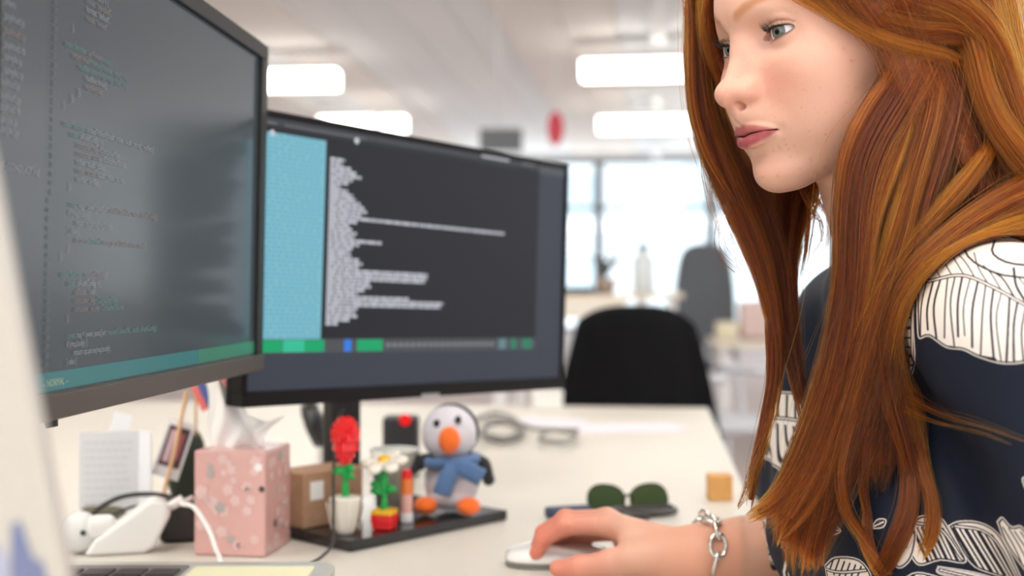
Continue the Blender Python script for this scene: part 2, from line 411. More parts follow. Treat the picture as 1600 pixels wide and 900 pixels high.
def chair(name, loc, rz, col, label, hi=1.0, w=.23, jacket=None):
    r = empty(name, loc, label, 'chair', rz=rz); z = loc[2]
    cm = mat('chair_'+name+str(round(col[0]*100)), col, .8)
    bm = bmesh.new()
    ball(bm, (0,0,.47), (w*1.05,.24,.045), 20); bmobj('seat', bm, cm, r, smooth=True)
    # backrest: curved shell with rounded top
    bm = bmesh.new(); nu, nv = 14, 12; g = []
    for s_ in (0, .035):
        gg = []
        for j in range(nv+1):
            v = j/nv; zz = .52+(hi-.52)*v; ww = w*(1.0-.30*v**4-.03*(1-v))*(1 if v < .97 else .93)
            gg.append([bm.verts.new((ww*(2*i/nu-1), .19+.05*(1-(2*i/nu-1)**2)+s_-.03*v+.03*0, zz-.045*abs(2*i/nu-1)**3*v)) for i in range(nu+1)])
        g.append(gg)
    for j in range(nv):
        for i in range(nu):
            bm.faces.new((g[0][j][i], g[0][j][i+1], g[0][j+1][i+1], g[0][j+1][i])); bm.faces.new((g[1][j+1][i], g[1][j+1][i+1], g[1][j][i+1], g[1][j][i]))
    for i in range(nu):
        bm.faces.new((g[0][nv][i], g[0][nv][i+1], g[1][nv][i+1], g[1][nv][i])); bm.faces.new((g[1][0][i], g[1][0][i+1], g[0][0][i+1], g[0][0][i]))
    for j in range(nv):
        bm.faces.new((g[0][j][0], g[0][j+1][0], g[1][j+1][0], g[1][j][0])); bm.faces.new((g[0][j+1][nu], g[0][j][nu], g[1][j][nu], g[1][j+1][nu]))
    bmobj('backrest', bm, cm, r, smooth=True)
    mt = mat('chair_metal', (.6,.62,.65), .35, metal=.6)
    bm = bmesh.new(); sweep(bm, [(0,0,.10),(0,0,.46)], .025, 12, 3); bmobj('gas_column', bm, mt, r)
    bm = bmesh.new(); sweep(bm, [(0,.05,.44),(0,.22,.46),(0,.25,.62)], .02, 10); bmobj('back_support', bm, mt, r)
    for k in range(5):
        an = k*2*PI/5+.3; bm = bmesh.new(); sweep(bm, [(0,0,.10),(.28*math.cos(an),.28*math.sin(an),.07)], [.025,.015], 8, 4)
        l = bmobj('leg', bm, mt, r); bm = bmesh.new(); ball(bm, (.28*math.cos(an),.28*math.sin(an),.03), .029, 10); bmobj('caster', bm, mat('black_plastic', (.02,.02,.02), .4), l)
    for s in (-1,1):
        bm = bmesh.new(); sweep(bm, [(s*w,.0,.46),(s*(w+.05),0,.50),(s*(w+.05),.02,.66)], .012, 8); sweep(bm, [(s*(w+.05),-.12,.67),(s*(w+.05),.12,.67)], .02, 8, 4); bmobj('armrest', bm, mt, r)
    return r
q = D(0,640,0)
c = P(990,450,3.45); c.z = 0
CRZ = RZ+PI+.12
c.y += .16
chair('office_chair', c, CRZ, (.035,.035,.038), 'black office chair at the far end of the desk, a jacket over its back', hi=.945, w=.160)
# jacket draped over its back
bm = bmesh.new(); nn_ = 48; rows = []; hi_ = .945
path = [(z_, 0) for z_ in (.64,.70,.78,.86,.91,.938)]+[(.945,.5)]+[(z_, 1) for z_ in (.938,.90,.84,.76,.68,.60,.54,.50)]
for z_, sd in path:
    v = min(1, (z_-.52)/(hi_-.52)); row = []
    for i in range(nn_+1):
        q = 2*i/nn_-1
        ww = (.160+.055*(1-max(v, 0))**.8) if sd < 1 else (.163+.085*(1-max(v,0))**.7)
        bw_ = .160*(1-.3*max(v,0)**4-.03*(1-v)); qb = min(1, ww*abs(q)/bw_); ysh = .19+.05*(1-qb*qb)-.03*v
        y_ = ysh-.022 if sd == 0 else (ysh+.017 if sd == .5 else ysh+.035+.020+.012*(1-v))
        rip = (.006*math.sin(q*9+1)+.004*math.sin(q*17+z_*6))*(1-v) if sd == 1 else 0
        zz = z_-.045*abs(q)**3*max(v, .3)+(.020 if sd == .5 else (.012 if z_ > .93 else 0))+(.012*math.sin(q*6) if z_ < .52 else 0)
        row.append(bm.verts.new((ww*q, y_+rip, zz)))
    rows.append(row)
for a_, b_ in zip(rows, rows[1:]):
    for i in range(nn_): bm.faces.new((a_[i], a_[i+1], b_[i+1], b_[i]))
o = bmobj('jacket', bm, mat('jacket_cloth', (.007,.007,.008), .95, spec=.1), smooth=True)
sm = o.modifiers.new('t','SOLIDIFY'); sm.thickness = .006; sm.offset = 0
o.location = c; o.rotation_euler = (0,0,CRZ); tag(o, 'dark jacket draped over the back of the black office chair', 'jacket')
c2 = P(1090,450,8.6); c2.z = 0
chair('office_chair', c2, RZ-.3, (.16,.18,.20), 'dark grey high-backed chair in front of the windows, left of her hair', hi=1.34, w=.23)
c3 = P(1128,450,4.9); c3.z = 0
chair('office_chair', c3, RZ+1.2, (.55,.57,.60), 'light grey office chair to the right of the black chair', hi=.86, w=.22)
# things on the standing desk
def bottle(loc, h, rr, col, label, cat='bottle'):
    r = empty('water_bottle', loc, label, cat)
    bm = bmesh.new(); lathe(bm, [(rr*.9,0),(rr,.01),(rr,h*.68),(rr*.45,h*.82),(rr*.4,h*.9)], seg=20); bmobj('bottle_body', bm, mat('btl'+label[:6], col, .3), r, smooth=True)
    bm = bmesh.new(); lathe(bm, [(rr*.5,h*.88),(rr*.5,h)], seg=16); bmobj('cap', bm, mat('cap_teal', (.10,.22,.25), .5), r)
p = P(1005,450,6.75); p.z = .99; bottle(p, .27, .06, (.72,.78,.80), 'tall pale water bottle with a dark cap standing on the small far table')
def pot(loc, s, label):
    r = empty('potted_plant', loc, label, 'plant')
    bm = bmesh.new(); lathe(bm, [(s*.28,0),(s*.36,s*.5),(s*.33,s*.5),(s*.30,s*.45)], seg=20); bmobj('pot', bm, mat('pot_brown', (.32,.24,.20), .6), r, smooth=True)
    bm = bmesh.new(); rr = random.Random(3)
    for k in range(26):
        a_ = rr.uniform(0,6.28); e_ = rr.uniform(.3,1.2); L = s*rr.uniform(.6,1.1)
        p0 = Vector((0,0,s*.45)); p1 = p0+Vector((math.cos(a_)*L*.4*e_, math.sin(a_)*L*.4*e_, L*.7)); p2 = p1+Vector((math.cos(a_)*L*.35*e_, math.sin(a_)*L*.35*e_, -.02))
        sweep(bm, [p0,p1,p2], [s*.02,s*.07,s*.01], 5, 7, flat=.25)
    bmobj('leaves', bm, mat('dark_leaf', (.10,.11,.09), .6), r)
p = P(945,450,5.6); p.z = .985; pot(p, .15, 'small dark potted plant on the standing desk')
def far_box(name, px, d, z, s, col, label, cat, rz=0):
    p = P(px,450,d); p.z = z; bm = bmesh.new(); box(bm, (-s[0]/2,-s[1]/2,0), (s[0]/2,s[1]/2,s[2]))
    o = bmobj(name, bm, mat(name+'_'+str(px), col, .6), bevel=min(s)*.12); o.location = p; o.rotation_euler = (0,0,RZ+rz); return tag(o, label, cat)
far_box('laptop_bag', 898, 5.5, .985, (.16,.25,.035), (.05,.06,.06), 'flat black bag lying at the end of the standing desk nearest the second monitor', 'bag')
far_box('paper_stack', 1010, 5.45, .985, (.02,.2,.02), (.85,.86,.88), 'narrow stack of white paper on the standing desk', 'paper') if False else None
far_box('storage_box', 1135, 7.0, .72, (.12,.2,.10), (.85,.78,.58), 'yellowish box on the low white table', 'box')
far_box('storage_box', 1195, 7.1, .72, (.3,.25,.22), (.72,.55,.52), 'pinkish box on the low white table near her hair', 'box')
far_box('storage_box', 1310, 7.1, .72, (.4,.25,.3), (.5,.56,.66), 'blue-grey box on the low white table seen through the gap in her hair', 'box')
# cabinets low along the windows
r = empty('low_cabinet', rm(2.6, 12), 'long low white cabinet in front of the windows', 'cabinet', rz=RZ)
bm = bmesh.new(); box(bm, (-1.4,-.25,0), (2.6,.25,.75)); bmobj('body', bm, mat('cab_white', (.78,.80,.84), .5), r, bevel=.01)
for k in range(5):
    bm = bmesh.new(); box(bm, (-1.38+.8*k,-.27,.05), (-.62+.8*k,-.25,.72)); dr = bmobj('door', bm, mat('cab_door', (.74,.77,.82), .5), r, bevel=.004)
    bm = bmesh.new(); box(bm, (-.72+.8*k,-.285,.4), (-.70+.8*k,-.27,.52)); bmobj('handle', bm, mat('chair_metal'), dr)

r = empty('added_cabinet', rm(1.55, 8.2), 'tall dark grey cabinet added unseen behind her head to darken the monitor reflection', 'cabinet', rz=RZ)  # added out of sight so the large monitor mirrors something dark
bm = bmesh.new(); box(bm, (-.36,-.3,0), (.40,.3,2.02)); bmobj('body', bm, mat('cabinet_dark', (.05,.055,.06), .6), r, bevel=.006)
for s_ in (0,1):
    bm = bmesh.new(); box(bm, (-.35+.375*s_,-.32,.05), (.02+.375*s_,-.3,2.0)); d_ = bmobj('door', bm, mat('cabinet_door', (.06,.065,.07), .5), r, bevel=.003)
    bm = bmesh.new(); box(bm, (-.01+.06*s_-.02,-.335,1.0), (.0+.06*s_-.02,-.32,1.2)); bmobj('handle', bm, mat('chair_metal'), d_)
black = mat('black_plastic', (.02,.02,.02), .4)
def onplane(M, px, py):
    """local (x, z) where the line of sight at px,py meets the local xz-plane of M"""
    n = M.to_3x3() @ Vector((0,1,0)); o = M.translation; c = Vector((0,0,CZ)); d = Vector(((px-800)/FPX,1,-(py-450)/FPX))
    t = (o-c).dot(n)/d.dot(n); q = M.inverted() @ (c+d*t); return q.x, q.z
def quad(bm, M, x0, x1, z0, z1, y=-.0006, mi=0):
    v = [bm.verts.new(M @ Vector(p)) for p in ((x0,y,z0),(x1,y,z0),(x1,y,z1),(x0,y,z1))]; f = bm.faces.new(v); f.material_index = mi
def screen_mat(name, e, strength=1.0, rough=.22):
    return mat(name, (.012,.013,.015), rough, spec=.5 if name.startswith('editor') else .12, emit=e, estr=strength)

# ================= large monitor (seen almost edge-on) =================
ex = Vector((.0733,.9973,0)).normalized(); B1 = Vector((-.2607,1.2243,.948)); SWd, SH = .531, .299
M1 = frame(B1-ex*SWd, ex, (0,0,0), None) if False else None
ez = Vector((.0195,0,1)).normalized(); ez = (ez-ex*ez.dot(ex)).normalized(); ny = ez.cross(ex)      # local y points away from the viewer side
def mk(o, ex, ey, ez): return Matrix(((ex.x,ey.x,ez.x,o.x),(ex.y,ey.y,ez.y,o.y),(ex.z,ey.z,ez.z,o.z),(0,0,0,1)))
M1 = mk(B1-ex*SWd, ex, ny, ez)          # origin: near lower screen corner; -y faces her
mon = empty('monitor', (-.36,.96,DESK), 'large black monitor with code on its screen, nearer of the two', 'monitor')
I1 = Matrix.Translation(-mon.location)
def part1(name, bm, m=None, parent=None, **k):
    bmesh.ops.transform(bm, matrix=I1, verts=bm.verts)
    return bmobj(name, bm, m, parent or mon, **k)
bz = mat('bezel_dark', (.022,.022,.020), .45, spec=.2); bzs = mat('bezel_satin', (.085,.072,.062), .42, metal=.25)
bm = bmesh.new()
def bar(lo, hi): box(bm, lo, hi, M1)
T, S, Bm = .015, .020, .0165
bar((-S,-.0045,SH), (SWd+S,.02,SH+T)); bar((-S,-.0045,0), (0,.02,SH)); bar((SWd,-.0045,0), (SWd+S,.02,SH))
part1('bezel', bm, bz, bevel=.0012)
bm = bmesh.new(); bar((-S,-.0065,-Bm), (SWd+S,.02,0)); part1('lower_bezel', bm, bzs, bevel=.0012)
bm = bmesh.new(); bar((-S,.02,-Bm), (SWd+S,.034,SH+T)); bar((.12,.034,.05), (SWd-.12,.055,.25)); part1('back_shell', bm, bz, bevel=.003)
scr = None
bm = bmesh.new(); bar((0,0,0), (SWd,.018,SH)); scr = part1('screen', bm, screen_mat('editor_background', (.036,.048,.054), 1.0, .15))
# editor areas
tl = lambda px, py: onplane(M1, px, py)
xs_bar = tl(58,450)[0]
bm = bmesh.new(); quad(bm, M1, 0, SWd, .0015, .0135, -.0004); o = part1('status_bar', bm, screen_mat('editor_teal', (.02,.145,.15), 1.0), scr)
bm = bmesh.new(); quad(bm, M1, SWd-.17, SWd, .0015, .0135, -.0008); o = part1('status_bar_end', bm, screen_mat('editor_green', (.03,.17,.10), 1.0), scr)
bm = bmesh.new(); quad(bm, M1, 0, tl(64,450)[0], .0135, SH, -.0003); part1('file_panel', bm, screen_mat('editor_side', (.046,.056,.062), 1.0, .15), scr)
TXT = {k: emat('glyph_'+k, c, s) for k, c, s in (('white',(.47,.49,.49),.58),('teal',(.26,.42,.39),.56),('pink',(.46,.36,.34),.56),('grey',(.35,.40,.42),.45),('yellow',(.50,.48,.32),.8))}
x78, z0 = tl(78,450); d78 = (M1 @ Vector((x78,0,z0))).y
def rowz(n): return (M1.inverted() @ P(78, 317+14.17*(n-43)+2, d78)).z
LHT = 14.17/FPX*d78
xcol = tl(92,450)[0]; cw = .00262
rows = {18:(4,[('white','params = {')]),19:(3,[('pink','count: "standard",')]),20:(3,[('white','format: "default",')]),21:(3,[('pink','result: "recent"')]),23:(1,[('white','};')]),
 25:(0,[('teal','async function '),('pink','onTweet'),('teal','(event) {')]),26:(1,[('pink','return new '),('teal','Promise((resolve, reject) => {')]),27:(2,[('teal','readline.question(prompt, (out) => {')]),28:(3,[('white','readline.close();')]),29:(3,[('pink','resolve(out);')]),30:(2,[('white','});')]),31:(1,[('white','});')]),32:(0,[('white','}')]),
 34:(0,[('teal','async function '),('white','accessToken({oauth_token, oauth_secret}, verifier) {')]),35:(1,[('teal','const '),('white','oAuthConfig = {')]),36:(2,[('pink','consumer_key: '),('white','ConsumerKey,')]),37:(2,[('pink','consumer_secret: '),('white','ConsumerSecret,')]),38:(2,[('white','token: oauth_token,')]),39:(2,[('pink','token_secret: '),('white','oauth_token_secret,')]),40:(2,[('white','verifier: verifier,')]),41:(1,[('white','};')]),
 43:(1,[('teal','const '),('white','req = await post({url: '),('pink','accessTokenURL, oauth: oAuthConfig});')]),44:(1,[('white','if (req.body) {')]),45:(2,[('white','return qs.parse(req.body);')]),46:(1,[('white','} else {')]),47:(2,[('pink',"throw "),('teal','new Error('),('pink',"'Cannot get an OAuth access token');")]),48:(1,[('white','}')]),49:(0,[('white','}')]),
 51:(0,[('teal','async function '),('pink','requestToken'),('white','() {')]),52:(1,[('teal','const '),('white','oAuthConfig = {')]),53:(2,[('pink',"callback: "),('white',"'oob',")]),54:(2,[('pink','consumer_key: '),('teal','ConsumerKey,')]),55:(2,[('pink','consumer_secret: '),('teal','ConsumerSecret,')]),56:(1,[('white','};')]),
 58:(1,[('teal','const '),('white','req = await post({url: '),('teal','requestTokenURL, oauth: oAuthConfig});')]),59:(1,[('white','if (req.body) {')]),60:(2,[('white','return qs.parse(req.body);')]),61:(1,[('white','} else {')])}
RX = Matrix.Rotation(PI/2, 4, 'X')
TB = {k: bmesh.new() for k in TXT}
def t1(body, col, x, z, size=.0062, sx=.92, space=1.0):
    c = bpy.data.curves.new('glyphs', 'FONT'); c.body = body; c.size = size; c.resolution_u = 2; c.space_line = space
    o = bpy.data.objects.new('glyphs', c); COL.objects.link(o); bpy.context.view_layer.update()
    me = bpy.data.meshes.new_from_object(o.evaluated_get(bpy.context.evaluated_depsgraph_get()))
    me.transform(M1 @ Matrix.Translation((x,-.0012,z)) @ RX @ Matrix.Diagonal((sx,1,1,1)))
    TB[col].from_mesh(me); bpy.data.objects.remove(o); bpy.data.curves.remove(c); bpy.data.meshes.remove(me)
CHW = {}
def words_w(s): return sum({'i':.25,'l':.25,'j':.27,'t':.32,'f':.32,' ':.30,'(':.33,')':.33,'{':.35,'}':.35,',':.28,';':.28,':':.28,'.':.28,"'":.25,'r':.36,'m':.85,'w':.75,'=':.55,'_':.5,'"':.35}.get(c,.53 if c.islower() else .62) for c in s)
by_col = {}
for n, (ind, segs) in rows.items():
    x = xcol+ind*.0105
    for col, s in segs:
        t1(s, col, x, rowz(n)); x += words_w(s)*.0062*.92*.93
t1('\n'.join(str(n) for n in range(18, 43)), 'grey', tl(74,450)[0], rowz(18), .0056, space=LHT/.0056)
t1('\n'.join(str(n) for n in range(43, 64)), 'grey', tl(70,450)[0], rowz(43), .0056, space=LHT/.0056)
files = ['and_Users','eets_payload.js','eets_payload.cy','eets_payload.rb','eets_sample.js','eets_sample.cy','vn_payload.js','vn_payload.py','vn_payload.rb','vn_sample.js','vn_sample.py','.md','','','CODE_OF_CONDUCT.md','','','.md','','','nd']
for k, s in enumerate(files):
    if not s: continue
    yy = [14,36,58,80,99,120,139,160,178,197,212,224,0,0,268,0,0,302][k] if k < 18 else 0
    if not yy: continue
    xx = .030 if s != 'CODE_OF_CONDUCT.md' else -.0
    z = (M1.inverted() @ P(20, yy, (M1 @ Vector((tl(20,yy)[0],0,0))).y)).z
    t1(s, 'white' if k != 2 else 'pink', tl(2 if k not in (14,) else -14, 450)[0]-.018, z, .0068)
t1('-- NORMAL --', 'yellow', tl(64,600)[0], .0045, .0066)
I1 = Matrix.Translation(-mon.location)
for k_, nm in (('white','pale_code_text'),('teal','teal_code_text'),('pink','pink_code_text'),('grey','line_numbers'),('yellow','mode_line_text')):
    o = part1(nm, TB[k_], TXT[k_], scr); o['kind'] = 'stuff'
# monitor arm behind
bm = bmesh.new(); c = M1 @ Vector((SWd/2,.055,.15)); 
sweep(bm, [c, c+Vector((-.10,0,0)), c+Vector((-.22,-.05,0))], .018, 12); sweep(bm, [c+Vector((-.22,-.05,.03)), Vector((c.x-.22,c.y-.05,DESK+.01))], .02, 14, 3)
part1('monitor_arm', bm, mat('arm_grey', (.3,.3,.31), .35, metal=.7))
bm = bmesh.new(); box(bm, (c.x-.28,c.y-.11,DESK+.0005), (c.x-.16,c.y+.01,DESK+.014)); part1('arm_base', bm, mat('arm_grey'), bevel=.003)
bm = bmesh.new(); k_ = P(77,640,.83); sweep(bm, [k_+Vector((0,0,.012)), k_, k_+Vector((.002,0,-.012))], [.004,.006,.004], 10, 6); part1('joystick_button', bm, black)

# ================= second monitor =================
BR = P(878,607,1.683); BL = P(414,634.7,1.273); ex = (BR-BL).normalized(); W2, H2 = .558, .31
tp = P(883,257,1.683)-BR; ez = (tp-ex*tp.dot(ex)).normalized(); ny = ez.cross(ex)
M2 = mk(BR-ex*W2, ex, ny, ez)
mon2 = empty('monitor', (-.197,1.45,DESK), 'black monitor showing rows of white text and a cyan column, farther of the two', 'monitor')
I2 = Matrix.Translation(-mon2.location)
def part2(name, bm, m=None, parent=None, **k):
    bmesh.ops.transform(bm, matrix=I2, verts=bm.verts); return bmobj(name, bm, m, parent or mon2, **k)
bm = bmesh.new()
def bar2(lo, hi): box(bm, lo, hi, M2)
s_, t_, b_ = .007, .007, .016
bar2((0,-.003,H2-t_), (W2,.015,H2)); bar2((0,-.003,b_), (s_,.015,H2-t_)); bar2((W2-s_,-.003,b_), (W2,.015,H2-t_)); bar2((0,-.005,0), (W2,.015,b_))
part2('bezel', bm, mat('bezel_black', (.008,.007,.008), .5, spec=.15), bevel=.001)
bm = bmesh.new(); bar2((0,.015,0), (W2,.026,H2)); bar2((.10,.026,.03), (W2-.1,.05,.24)); part2('back_shell', bm, mat('bezel_black'), bevel=.003)
bm = bmesh.new(); bar2((s_,0,b_), (W2-s_,.014,H2-t_)); scr2 = part2('screen', bm, screen_mat('desktop_slate', (.038,.045,.062), 1.0, .35))
def q2(bm, p0, p1, y, mi=0):           # p0 = lower-left pixel, p1 = upper-right pixel on the screen
    a = onplane(M2, *p0); b = onplane(M2, *p1); quad(bm, M2, a[0], b[0], a[1], b[1], y, mi)
L = lambda px, py: onplane(M2, px, py)
xl = s_+.0005; xr = L(838,450)[0]; zb = L(640,549)[1]; zt = L(640,231)[1]; xc = L(507,400)[0]; zs = L(600,529)[1]
bm = bmesh.new(); quad(bm, M2, xl, xr, zb, zt, -.0003); part2('terminal_window', bm, screen_mat('terminal_black', (.011,.012,.016), 1.0, .35), scr2)
bm = bmesh.new(); quad(bm, M2, xl, W2-s_, H2-t_-.0115, H2-t_, -.0003); quad(bm, M2, xl, xr, zt, zt+.012, -.0003, 1)
quad(bm, M2, xl+.004, xl+.030, H2-t_-.007, H2-t_-.005, -.0006, 2); quad(bm, M2, xl+.04, xl+.16, H2-t_-.007, H2-t_-.0055, -.0006, 2)
quad(bm, M2, L(752,250)[0], L(795,255)[0], zt+.004, zt+.0075, -.0006, 3); quad(bm, M2, L(815,250)[0], L(835,255)[0], zt+.004, zt+.0065, -.0006, 2)
part2('menu_bar', bm, mats=[screen_mat('bar_grey', (.075,.078,.088)), screen_mat('bar_mid', (.055,.057,.065)), screen_mat('bar_light', (.16,.165,.18)), screen_mat('bar_text', (.45,.46,.5))], parent=scr2)
for px, py in ((425,208),(557,220)):
    bm = bmesh.new(); a = L(px,py); n = 14; prism(bm, [(a[0]+.0035*math.cos(2*PI*i/n), a[1]+.0035*math.sin(2*PI*i/n)) for i in range(n)], .0004, .0009, M2 @ RX)
    part2('tab_dot', bm, screen_mat('tab_white', (.6,.62,.66)), scr2)
# cyan column: a selected block crossed by rows of small dark digits
zct = L(460,212)[1]; xcr = L(504,400)[0]
bm = bmesh.new(); quad(bm, M2, xl, xcr, zs, zct, -.0006); part2('cyan_column', bm, screen_mat('cyan_block', (.20,.50,.60), .95), scr2)
bm = bmesh.new(); nrow = 46; rr = random.Random(4); pitch = (zct-zs)/nrow
for k in range(nrow):
    z = zs+pitch*(k+.35); x = xl+.002
    while x < xcr-.008:
        w_ = .0062; quad(bm, M2, x, x+w_, z, z+pitch*.36, -.0009); x += w_+.0018+(.003 if rr.random() < .2 else 0)
part2('digit_rows', bm, screen_mat('cyan_dark', (.12,.40,.52), .95), scr2)
# white rows of text with ragged right ends
ends = [534,530,545,552,562,548,540,528,540,548,553,560,566,572,562,786,556,545,548,556,552,596,560,550,546,548,560,566,560,668,668,664,578,580,570,560,640,694,690,560,556,560,548,530]
bm = bmesh.new(); zt2 = L(510,243)[1]; zb2 = L(510,508)[1]; nr = len(ends); pt = (zt2-zb2)/nr
for k, e_ in enumerate(ends):
    z = zt2-pt*(k+1); x = xc+.004; xe = L(e_, 400)[0]
    while x < xe-.001:
        w_ = rr.uniform(.004,.016); w_ = min(w_, xe-x); quad(bm, M2, x, x+w_, z, z+pt*.78, -.0006); x += w_+.0014
part2('text_rows', bm, screen_mat('text_white', (.60,.60,.67), .95), scr2)
bm = bmesh.new(); quad(bm, M2, xl, xr, zb, zs, -.0006, 0)
for a_, b2, mi in ((xl,L(440,540)[0],1),(L(441,540)[0],L(475,540)[0],2),(L(475,540)[0],L(506,540)[0],1),(L(537,540)[0],L(548,540)[0],3),(L(557,540)[0],L(597,540)[0],1),(L(778,540)[0],L(790,540)[0],5),(L(815,540)[0],L(830,540)[0],4),(L(797,540)[0],L(806,540)[0],4)):
    quad(bm, M2, a_, b2, zb+.0012, zs-.0008, -.0009, mi)
x = L(602,540)[0]
while x < L(770,540)[0]: quad(bm, M2, x, x+.008, zb+.006, zb+.010, -.0009, 6); x += .0105
part2('status_line', bm, mats=[screen_mat('st_bg', (.07,.075,.085)), screen_mat('st_green', (.0,.36,.14)), screen_mat('st_green2', (.03,.50,.30)), screen_mat('st_blue', (.03,.20,.75)), screen_mat('st_dg', (.02,.20,.12)), screen_mat('st_cy', (.12,.22,.24)), screen_mat('st_grey', (.20,.21,.23))], parent=scr2)
a = L(668,617); bm = bmesh.new()
for i, (dx, w_) in enumerate(((-.016,.005),(-.0095,.005),(-.003,.005),(.0035,.005),(.010,.005))): quad(bm, M2, a[0]+dx, a[0]+dx+w_, a[1]-.002, a[1]+.0022, -.0056)
part2('maker_mark', bm, mat('mark_silver', (.5,.5,.5), .4), mon2)
# stand: column and flat plate
PF = D(547,846,DESK+.012); PR = D(793,797,DESK+.012); pd = (PR-PF); pd.z = 0; pl = pd.length+.0; pd.normalize(); pp = Vector((-pd.y,pd.x,0))
MP = mk(Vector((PF.x,PF.y,DESK)), pd, pp, Vector((0,0,1)))
bm = bmesh.new(); box(bm, (0,0,.0005), (pl,.19,.012), MP); part2('stand_plate', bm, mat('plate_black', (.012,.012,.013), .12, spec=.6), bevel=.0015)
bm = bmesh.new(); box(bm, (.095,.145,.012), (.140,.165,.28), MP); part2('stand_column', bm, black, bevel=.004)
o = cable('monitor_cable', [P(536,640,1.385),P(525,668,1.35),P(521,750,1.30),P(521,815,1.265),P(519,850,1.235),P(505,868,1.215),P(485,881,1.205)], .0016, black)
tag(o, 'thin black cable hanging from the second monitor down to the desk', 'cable')
def onplate(x, y, z=.0125): return MP @ Vector((x, y, z))
def plate_at(px, py):
    v = MP.inverted() @ D(px, py, DESK+.0125); return v
# ================= plush penguin =================
v = plate_at(708,800); pb = MP @ Vector((v.x, v.y+.022, .0125)); pb = Vector((pb.x+.0135, pb.y-.010, pb.z)); k = pb.y/1.44
pg = empty('plush_penguin', pb, 'plush penguin toy with orange beak and blue scarf sitting on the monitor stand', 'toy', rz=-.08)
def plush(name, c0, noise=.0): return mat(name, c0, .95, sheen=.4, bump=(500,.5,.001))
pw = plush('plush_white', (.70,.68,.73)); pk = plush('plush_black', (.012,.014,.015)); po = plush('plush_orange', (.90,.16,.015)); ps = plush('scarf_blue', (.085,.17,.35))
s = .00076*k
bm = bmesh.new(); ball(bm, (0,.004,43*s), (42*s,34*s,42*s), 32); ball(bm, (0,.002,24*s), (38*s,33*s,22*s), 32); bmobj('body', bm, pw, pg, smooth=True)
bm = bmesh.new(); ball(bm, (0,.008,46*s), (43*s,33*s,44*s), 32)
for vv in [v_ for v_ in bm.verts if v_.co.y < .004]: bm.verts.remove(vv)
bmobj('back', bm, pk, pg, smooth=True)
bm = bmesh.new(); ball(bm, (-3*s,.0,122*s), (43*s,37*s,43*s), 32)
for v_ in bm.verts:
    if v_.co.z < 112*s: v_.co.x = -3*s+(v_.co.x+3*s)*1.03
hd = bmobj('head', bm, pw, pg, smooth=True)
bm = bmesh.new(); ball(bm, (-1*s,.009,123*s), (44*s,36*s,44*s), 32)
for vv in [v_ for v_ in bm.verts if v_.co.y < .006]: bm.verts.remove(vv)
bmobj('hood', bm, pk, hd, smooth=True)
bm = bmesh.new(); ball(bm, (3*s,-42*s,116*s), (17*s,17*s,21*s), 24); bmobj('beak', bm, po, hd, smooth=True)
for ex_, ez_ in ((-18,140),(15,146)):
    bm = bmesh.new(); ball(bm, (ex_*s,-31*s,ez_*s), (5.5*s,5.5*s,6.2*s), 14); bmobj('eye', bm, mat('bead_black', (.01,.01,.01), .1), hd, smooth=True)
for sd in (-1,1):
    bm = bmesh.new(); sweep(bm, [(sd*34*s,0,84*s),(sd*50*s,-.003,74*s),(sd*(60 if sd>0 else 56)*s,-.008,54*s)] if sd > 0 else [(-30*s,-.004,84*s),(-46*s,-.012,78*s),(-58*s,-.020,70*s)], [8*s,13*s,9*s], 14, 16); ball(bm, (sd*60*s,-.008,52*s) if sd > 0 else (-58*s,-.020,70*s), 10*s, 12); bmobj('wing', bm, pk, pg, smooth=True)
    bm = bmesh.new(); ball(bm, (sd*33*s-2*s,-32*s,14*s), (19*s,20*s,14*s), 20); bmobj('foot', bm, po, pg, smooth=True)
sc_p = None
bm = bmesh.new(); n = 40
prof = []
for i in range(n):
    a_ = 2*PI*i/n; prof.append((40*s*math.cos(a_), 34*s*math.sin(a_)-.001, 80*s+3*s*math.cos(a_)))
prof.append(prof[0]); sweep(bm, prof, 9*s, 10, 60, flat=1.0)
scf = bmobj('scarf', bm, ps, pg, smooth=True)
bm = bmesh.new(); sweep(bm, [(14*s,-40*s,82*s),(2*s,-48*s,60*s),(-8*s,-48*s,34*s)], [4*s,5*s,5*s], 12, 14, flat=3.2); bmobj('scarf_end', bm, ps, scf, smooth=True)
bm = bmesh.new(); sweep(bm, [(0*s,-40*s,80*s),(26*s,-42*s,72*s),(52*s,-34*s,58*s)], [4*s,5*s,5*s], 12, 14, flat=2.8); bmobj('scarf_end', bm, ps, scf, smooth=True)

# ================= brick flowers =================
def pl_mat(name, c): return mat(name, c, .25, spec=.5)
red = pl_mat('brick_red', (.80,.015,.02)); grn = pl_mat('brick_green', (.01,.36,.07)); wht = pl_mat('brick_white', (.84,.80,.70)); yel = pl_mat('brick_yellow', (.85,.50,.02)); org = pl_mat('brick_orange', (.90,.20,.02))
def stud(bm, x, y, z, r_=.0024, h=.0016): lathe(bm, [(r_,0),(r_,h)], (x,y,z), 12)
v = plate_at(553,836); rp_ = MP @ Vector((v.x, max(v.y,.006)+.014, .0125))
rs = empty('brick_rose', rp_, 'red toy-brick rose in a tapered white brick pot on the monitor stand', 'toy flower', rz=-.4)
u = rp_.y/FPX    # metres per pixel there
bm = bmesh.new(); lathe(bm, [(13*u,0),(16*u,6*u),(25*u,48*u),(26*u,56*u),(22*u,58*u)], seg=8)
for i in range(8):
    a_ = PI/8+i*PI/4; box(bm, (-1.2*u,-1*u,6*u), (1.2*u,1*u,50*u), Matrix.Rotation(a_,4,'Z') @ Matrix.Translation((0,-20*u,0)) @ Matrix.Rotation(.20,4,'X'))
bmobj('pot', bm, wht, rs, bevel=.0006)
bm = bmesh.new(); lathe(bm, [(6*u,58*u),(6*u,76*u),(4.5*u,78*u),(4.5*u,106*u)], seg=14); bmobj('stem', bm, grn, rs)
